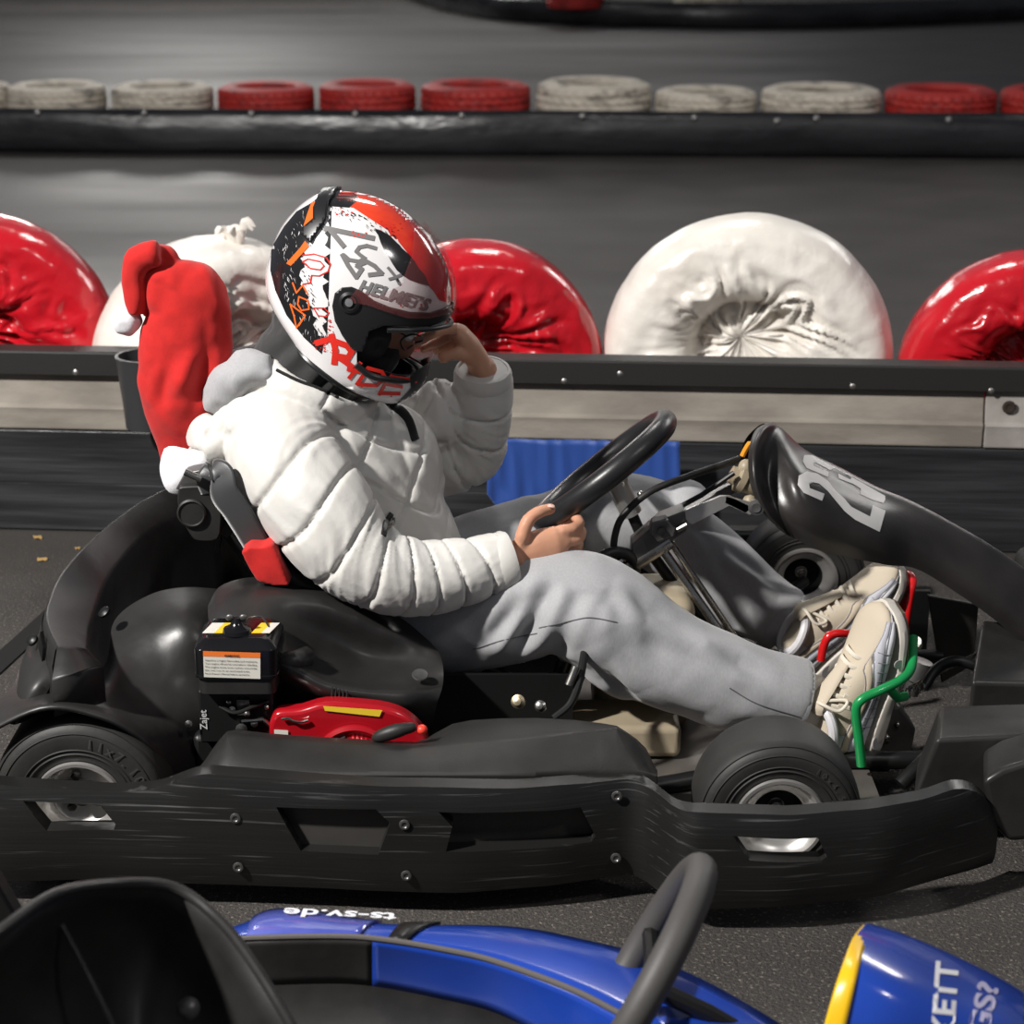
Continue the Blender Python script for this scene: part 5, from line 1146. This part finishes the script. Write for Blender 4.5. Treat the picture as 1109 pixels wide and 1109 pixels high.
# ---- santa hat and red cloth
def Hc(x, y, Y=3.27): return W(100+x/3.697, 240+y/3.697, Y)
hm2 = MB(); tb = [(348,975,62),(352,880,92),(357,770,140),(365,650,180),(372,500,180),(385,400,170),(372,320,165),(322,260,140),(275,190,92),(270,130,62),(268,104,38)]
pts = smooth_path([Hc(x,y) for x,y,_ in tb], 5); rr = [r*.000443 for r in interp([t[2] for t in tb], 5)]
hm2.tube(pts, rr, 28, up=(1,0,0), rb=[min(.055, r*.75) for r in rr])
fl_ = [(260,125,40),(200,140,42),(160,190,40),(160,280,38),(172,375,26)]; pts2 = smooth_path([Hc(x,y,3.24) for x,y,_ in fl_], 5); hm2.tube(pts2, [r*.000443 for r in interp([t[2] for t in fl_], 5)], 18, up=(1,0,0), rb=.016)
h3 = vnorm(remesh(hm2, .005, 3))
hf2 = [((300,170),(270,260),.010,-.016),((330,700),(400,520),.014,.010),((430,880),(470,500),.014,-.010),((260,760),(300,600),.012,-.008),((500,300),(520,600),.012,.008),((200,180),(215,380),.008,-.012),((480,640),(400,900),.012,.010)]
hf2 = [(Hc(a[0],a[1],3.215), Hc(b[0],b[1],3.215), w_, am) for a, b, w_, am in hf2]
h3.v = [p+n*(.004*noise.noise(p*10)+.003*noise.noise(p*30)+sum(1.0*fold(p, *f) for f in hf2)+.007*max(0, ridged(Vector((p.x*10+p.z*2.5, p.y*4, p.z*2.2)), 1.)-.35)) for p, n in zip(h3.v, h3.n)]
M_felt = mat('red_felt', (.50,.010,.008), rough=.9, col2=(.38,.006,.005), nscale=60, namt=.5, bump=.4, bscale=260, bdist=.0008, sheen=.12); M_fw = mat('white_felt', (.72,.71,.74), rough=.9, bump=.5, bscale=300, bdist=.001, sheen=.5)
sh = thing('santa_hat', Hc(340,1040), 'red santa hat with white trim pulled over the top of the kart seat', 'hat'); obj('hat_cone', h3, M_felt, sh, angle=180)
cfp = smooth_path([Hc(385,925,3.2), Hc(375,965,3.19), Hc(362,1005,3.18), Hc(350,1050,3.17), Hc(345,1090,3.17)], 4)
cm = MB().tube(cfp, interp([.044,.046,.042,.032,.016], 4), 24, up=(1,0,.25), rb=interp([.030,.034,.034,.028,.018], 4)); cm = vnorm(remesh(cm, .005, 2)); cm.v = [p+n*(.005*noise.noise(p*25)) for p, n in zip(cm.v, cm.n)]
obj('hat_trim', cm, M_fw, sh, angle=180)
pm_ = MB().ell(Hc(136,396,3.26), (.027,.026,.026), None, 28, 20); pm_ = vnorm(pm_); pm_.v = [p+n*(.003*noise.noise(p*60)) for p, n in zip(pm_.v, pm_.n)]; obj('pompom', pm_, M_fw, sh, angle=180)
def Rc(x, y, Y): return W(180+x/6.16, 490+y/6.16, Y)
rm = MB().prism([Rc(*q, 3.045) for q in [(500,665),(560,632),(640,635),(700,615),(722,650),(760,740),(820,890),(720,890),(610,855),(545,760)]], (0,.04,0))
rm = vnorm(remesh(rm, .0035, 5)); rm.v = [p+n*(.0022*max(0, ridged(Vector((p.x*40+p.z*26, p.y*9, p.z*6)), 1.))+.004*noise.noise(p*22)) for p, n in zip(rm.v, rm.n)]
tag(obj('red_cloth', rm, M_felt, base=True, angle=180), 'small bright red cloth tucked between the seat belt and the kart seat', 'cloth')
# ---------------------------------------------------------------- second kart in the foreground
fk = thing('go_kart', (0, 2.0, 0), 'blue kart in the blurred foreground, cut off by the bottom edge of the photo', 'go-kart')
Q = lambda n, mb, m, **k: obj(n, mb, m, k.pop('parent', fk), **k)
M_blue = mat('blue_gloss', (.012,.05,.34), rough=.2, coat=.6, col2=(.008,.03,.22), nscale=4, namt=.5); M_lblue = mat('pale_blue_sticker', (.10,.12,.42), rough=.12, coat=.8, col2=(.03,.05,.30), nscale=9, namt=.7)
rim = smooth_path([W(-160,1130,1.72), W(-60,1050,1.76), W(0,1008,1.80), W(60,968,1.88), (W(128,957,1.96)), W(188,961,2.0), W(234,993,1.98), W(272,1040,1.95), W(318,1115,1.9), W(370,1210,1.86)], 6)
cen = W(120,1260,1.80); g = []
for p in rim:
    row = []
    for k in range(9):
        t = k/8; q = p.lerp(cen, t*.8); q += Vector((-.03*math.sin(t*PI), .10*math.sin(t*PI*.9)*1, -.06*t)); row.append(q)
    g.append(row)
fs = Q('seat', MB().grid(g), M_matt, solid=.006, angle=180); Q('seat_rim', MB().tube(rim, .0065, 10), M_blk, parent=fs)
Q('seat_rib', MB().tube(smooth_path([W(58,985,1.93), W(90,1045,1.9), W(130,1125,1.86)], 5), .004, 8), M_blk, parent=fs)
Q('bolt', MB().lathe([(.014,0),(.012,.004),(.006,.008),(.001,.009)], W(204,1092,1.95), (0,-.8,.5), 14), M_grey, parent=fs)
zz = lambda x, y, z: G(x, y, z)
far_ = [(150,1020,.15),(250,1006,.17),(303,988,.19),(397,1000,.195),(444,1003,.20),(555,1005,.20),(637,1020,.20),(690,1034,.20),(760,1062,.20),(842,1109,.20),(930,1170,.20)]
mid_ = [(150,1040,.19),(240,1022,.205),(292,1018,.212),(370,1017,.22),(420,1021,.222),(480,1031,.222),(533,1043,.222),(606,1069,.222),(655,1092,.222),(740,1140,.222),(820,1200,.222)]
near_ = [(150,1085,.13),(240,1072,.135),(292,1068,.14),(370,1066,.14),(420,1071,.14),(480,1083,.14),(533,1096,.14),(580,1118,.14),(620,1140,.14),(690,1190,.14),(760,1250,.14)]
Fp, Mp, Np = [smooth_path([zz(*q) for q in t], 6) for t in (far_, mid_, near_)]
def strip(i0, i1, A_, B_, m, name, dz=0., par=None, n=6, bul=.008):
    g = []
    for i in range(i0, i1+1):
        g.append([A_[i].lerp(B_[i], k/n)+Vector((0,0,bul*math.sin(PI*k/n)+dz)) for k in range(n+1)])
    return Q(name, MB().grid(g), m, solid=.004, angle=180, **({'parent': par} if par else {}))
pod = strip(0, 60, Fp, Mp, M_blue, 'side_pod'); strip(9, 20, Fp, Mp, M_lblue, 'sticker', .0045, pod); strip(22, 60, Mp, Np, M_blue, 'pod_flank'); strip(0, 22, Mp, Np, M_blk, 'pod_flank')  # left stretch of the flank is black: a dark reflection put into the colour
strip(24, 26, Fp, Mp, M_dark, 'black_band', .005, pod)
Q('trim_line', MB().tube([p+Vector((0,0,.004)) for p in Mp], .004, 8), mat('grey_trim', (.09,.08,.075), rough=.5), parent=pod)
low = [p+Vector((0,.01,-.11)) for p in Fp]; g = [[a, b] for a, b in zip(Fp, low)]; Q('pod_side', MB().grid(g), M_blk, solid=.006, angle=180)
lw = [p+Vector((.0,-.10,-.03)) for p in Np]; g = [[a, a.lerp(b,.5)+Vector((0,0,-.01)), b, b+Vector((0,-.02,-.10))] for a, b in zip(Np, lw)]; Q('pod_inner', MB().grid(g), M_matt, solid=.006, angle=180)
o_ = G(430, 1000, .205)+Vector((0,0,.015)); ux = G(308,994,.205)-G(430,1000,.205); write('ts-sv.de', o_, ux, Vector((0,0,1)).cross(ux).normalized(), .030, mat('sticker_white', (.65,.65,.68), rough=.4), pod, bold=.02, fit=ux.length)
# steering wheel
c_ = W(690,1062,2.04); e1 = (W(768,938,2.04)-c_).normalized(); n1 = Vector((-e1.z,0,e1.x)); a = R(-12); e2 = Vector((0,1,0))*math.cos(a)+n1*math.sin(a)
rg = [c_+e1*(.156*math.cos(2*PI*k/64))+e2*(.150*math.sin(2*PI*k/64)) for k in range(64)]
fw = Q('steering_wheel', MB().tube(rg, .0195, 16, closed=True), mat('worn_grip', (.055,.052,.050), rough=.55, bump=.3, bscale=200, bdist=.0006), angle=180)
for t in (90, 180, 270): q = e1*math.cos(R(t))+e2*math.sin(R(t)); Q('spoke', MB().tube([c_-n1*.02, c_+q*.07-n1*.012, c_+q*.14], .011, 8), M_dark, parent=fw)
Q('column', MB().tube([c_-n1*.01, c_-n1*.1, Vector((c_.x+.25, 2.04, .12))], .012, 10), M_dark)
# number panel front right
st2_ = [[(936,1004,2.05),(925,1018,1.99),(915,1045,1.93),(904,1078,1.90),(890,1130,1.88),(880,1180,1.87)], [(946,1005,2.06),(940,1022,1.99),(932,1050,1.92),(924,1085,1.89),(912,1140,1.87),(902,1190,1.86)],
        [(985,1018,2.06),(982,1040,1.98),(976,1068,1.91),(970,1100,1.88),(962,1150,1.86),(955,1200,1.85)], [(1045,1044,2.06),(1044,1068,1.98),(1040,1098,1.91),(1035,1130,1.88),(1028,1180,1.86),(1020,1230,1.85)],
        [(1109,1078,2.06),(1110,1100,1.98),(1107,1130,1.91),(1102,1165,1.88),(1095,1215,1.86),(1088,1260,1.85)], [(1200,1140,2.06),(1200,1165,1.98),(1198,1195,1.91),(1194,1225,1.88),(1190,1270,1.86),(1180,1310,1.85)]]
rows = [];
for s in st2_:
    n_ = [W(*q) for q in s]; fr = [n_[0]+Vector((.004,.02,-.02)), n_[0]+Vector((.01,.03,-.09))]; rows.append(n_[::-1]+fr)
cg = catgrid(rows, 5, 5); fm2 = MB().grid(cg); fp2 = Q('number_panel', fm2, M_blue, angle=180, solid=.005); f2 = bvh(fm2)
Q('yellow_edge', MB().grid([[p+Vector((-.003,-.004,.003)) for p in row] for row in cg[:6]]), mat('panel_yellow', (.70,.42,.01), rough=.3), parent=fp2, angle=180, solid=.002)
M_wht = mat('sticker_white', None)
def ptx(txt, x, y, dx, dy, hx, hy, m, name):
    cu = bpy.data.curves.new('t', 'FONT'); cu.body = txt; cu.size = 1; cu.offset = .03; t = bpy.data.objects.new('t', cu); COL.objects.link(t); bpy.context.view_layer.update()
    me = bpy.data.meshes.new_from_object(t.evaluated_get(bpy.context.evaluated_depsgraph_get())); bpy.data.objects.remove(t)
    w0 = max(v.co.x for v in me.vertices); h0 = max(v.co.y for v in me.vertices); vv = []
    for v in me.vertices:
        u, q = v.co.x/w0, v.co.y/h0; r = f2.ray_cast(CAMP, (W(x+dx*u+hx*q, y+dy*u+hy*q, 1.9)-CAMP).normalized()); vv.append(None if r[0] is None else r[0]+(r[1] if r[1].dot(CAMP-r[0]) > 0 else -r[1])*.0035)
    fs_ = [tuple(p.vertices) for p in me.polygons if all(vv[i] is not None for i in p.vertices)]; mb = MB(); mb.add([p or c_ for p in vv], fs_); Q(name, mb, m, parent=fp2, smooth=False, recalc=False)
ptx('KETT', 1030, 1124, 6, -78, -24, -3, M_wht, 'lettering'); ptx('GS?', 1066, 1126, 14, -56, -22, -6, mat('sticker_lilac', (.35,.33,.5), rough=.4), 'lettering')
Q('rear_bumper', MB().prism([W(x,y,2.1) for x,y in [(-60,880),(-20,930),(24,1003),(10,1010),(-60,960)]], (0,.03,-.0)), M_dark, bevel=.004)
Q('chassis', MB().box((-.30,1.75,.06),(.80,.5,.03)), M_blk)
for x in (-.62, .55): Q('tyre', MB().lathe([(.07,0),(.12,.005),(.13,-.02),(.13,-.11),(.12,-.13),(.07,-.13)], (x,1.62,.13), (0,-1,0), 48, closed=True), M_tyre)
# ---------------------------------------------------------------- hall lamps
lamp((-3.5, .6, 4.3), (0, 3.2, .5), 600, .28)
lamp((2.8, .2, 4.8), (0, 3.2, .5), 40, .6)
lamp((.5, 7.5, 4.8), (0, 4.5, 0), 85, 1.0)
lamp((-3.5, 15., 5.), (-3, 12, 0), 120, 2, 1)
lamp((-4, 25., 5.), (-3, 22, 0), 300, 3, 2)
lamp((1, 28., 4.), (0, 22, 0), 60, 6, 2)
lamp((4.5, 9.5, 3.4), (0, 3.2, .5), 75, 2.2, .8)
